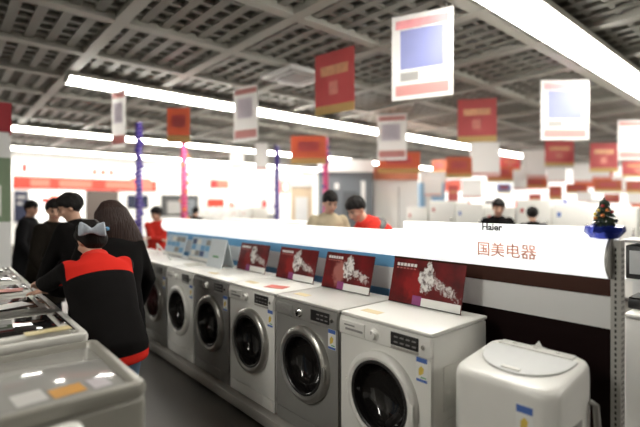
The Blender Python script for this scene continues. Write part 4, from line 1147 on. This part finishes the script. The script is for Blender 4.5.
wall_panel(14, 28, 191, 222, SCREEN, 'dark poster panel left of the white logo panel', inner=[(0.2, 0.8, .75, .85, GREYP), (0.2, 0.6, .55, .65, GREYP)])
wall_panel(86, 118, 191, 222, mat('panel_brown', (0.09, 0.07, 0.06), 0.5, noise=0.2, scale=2), 'brown dark wall panel right of the logo panel')
wall_panel(127, 148, 195, 208, SCREEN, 'dark screen right of the brown wall panel', name='wall_screen', cat='screen')
wall_panel(161, 198, 195, 216, mat('panel_black', (0.05, 0.05, 0.05), 0.4, noise=0.2, scale=2), 'black showcase behind the pink tinsel pole', inner=[(0.15, 0.6, .1, .7, GREYP), (0.7, 0.9, .1, .8, SLATE)])
wall_panel(207, 224, 199, 212, REDLIT, 'plain red sign on the white far wall')
wall_panel(224.5, 235, 199, 212, SIGNW, 'white and red sign joined to the plain red one', inner=[(0.3, 0.7, .2, .8, REDL2), (0.75, 0.95, .3, .7, REDLIT)])
wall_panel(210, 228, 180, 188, REDL2, 'light red sign above the plain red one', inner=[(0.0, 0.35, 0, 1, RED)])
wall_panel(250, 266, 179, 191, SIGNW, 'white sign with pale red writing above the dark ledge', inner=[(0.1, 0.9, .2, .45, REDL2), (0.1, 0.9, .6, .85, REDL2)])
wall_panel(248, 276, 215.5, 217.5, BLACK, 'dark ledge on the far wall left of the thin purple pole', name='wall_ledge', cat='ledge', proud=0.3)
wall_panel(262, 266, 200, 209, RED, 'small dark red sign above the dark ledge')
wall_panel(280, 289, 181, 193, REDL2, 'light red sign right of the thin purple pole', inner=[(0.3, 0.7, .2, .8, SIGNW)])
wall_panel(-60, 12, 163, 190, SIGNW, 'white band with added glow continuing past the left stand')
wall_panel(157, 300, 160, 175, SIGNW, 'long white band with added glow over the red framed signs')  # this band and the one past the stand glow to whiten the wall
wall_panel(130, 150, 178, 190, REDL2, 'light red patch at the end of the red banner', proud=0.09)

# ceiling cassette unit
t = thing('air_conditioner', 'square ceiling air conditioner under the grid left of the pink poster', 'air conditioner', (4.5, 5.75, CEIL - 0.06))
obj('housing', bx(-0.42, 0.42, -0.42, 0.42, 0, 0.055, bev=0.01), PANELW, t)
obj('grille', bx(-0.22, 0.22, -0.22, 0.22, -0.012, 0.0), GREYP, t, False)
for a, b_, c_, d_ in ((-0.36, 0.36, 0.28, 0.34), (-0.36, 0.36, -0.34, -0.28), (0.28, 0.34, -0.26, 0.26), (-0.34, -0.28, -0.26, 0.26)):
    obj('air_outlet', bx(a, b_, c_, d_, -0.008, 0.001), GREYP, t, False)

# right hand wall signs on white panels, glow added to whiten the background
def side_panel(y0, y1, z0, z1, m, label, inner=()):
    t = thing('wall_sign', label, 'sign', (X1 - 0.002, (y0 + y1) / 2, z0), 0, 'signs on the right wall')
    w, h = y1 - y0, z1 - z0
    obj('panel', bx(-0.08, 0, -w / 2, w / 2, 0, h), m, t, False)
    for (u0, u1, v0, v1, mm) in inner:
        obj('print', bx(-0.095, -0.08, w / 2 - w * u1, w / 2 - w * u0, h * v0, h * v1), mm, t, False)
side_panel(11.5, 20.8, 2.2, 3.4, SIGNW, 'white band with added glow at the left part of the right wall', [(0.1, 0.25, .2, .8, REDL2), (0.5, 0.7, .2, .8, REDL2)])
side_panel(3.0, 11.4, 2.2, 3.4, SIGNW, 'white band with added glow at the right part of the right wall', [(0.1, 0.25, .2, .8, REDL2), (0.4, 0.6, .2, .8, HORANGE), (0.75, 0.9, .2, .8, REDL2)])
side_panel(3.0, 20.8, 1.0, 2.1, SIGNW, 'long white shelf wall with added glow under the red marked bands', [(0.05 + 0.1 * k, 0.10 + 0.1 * k, .2, .8, (REDL2, HBLUE, PANELW, HORANGE, GREYP)[k % 5]) for k in range(9)])
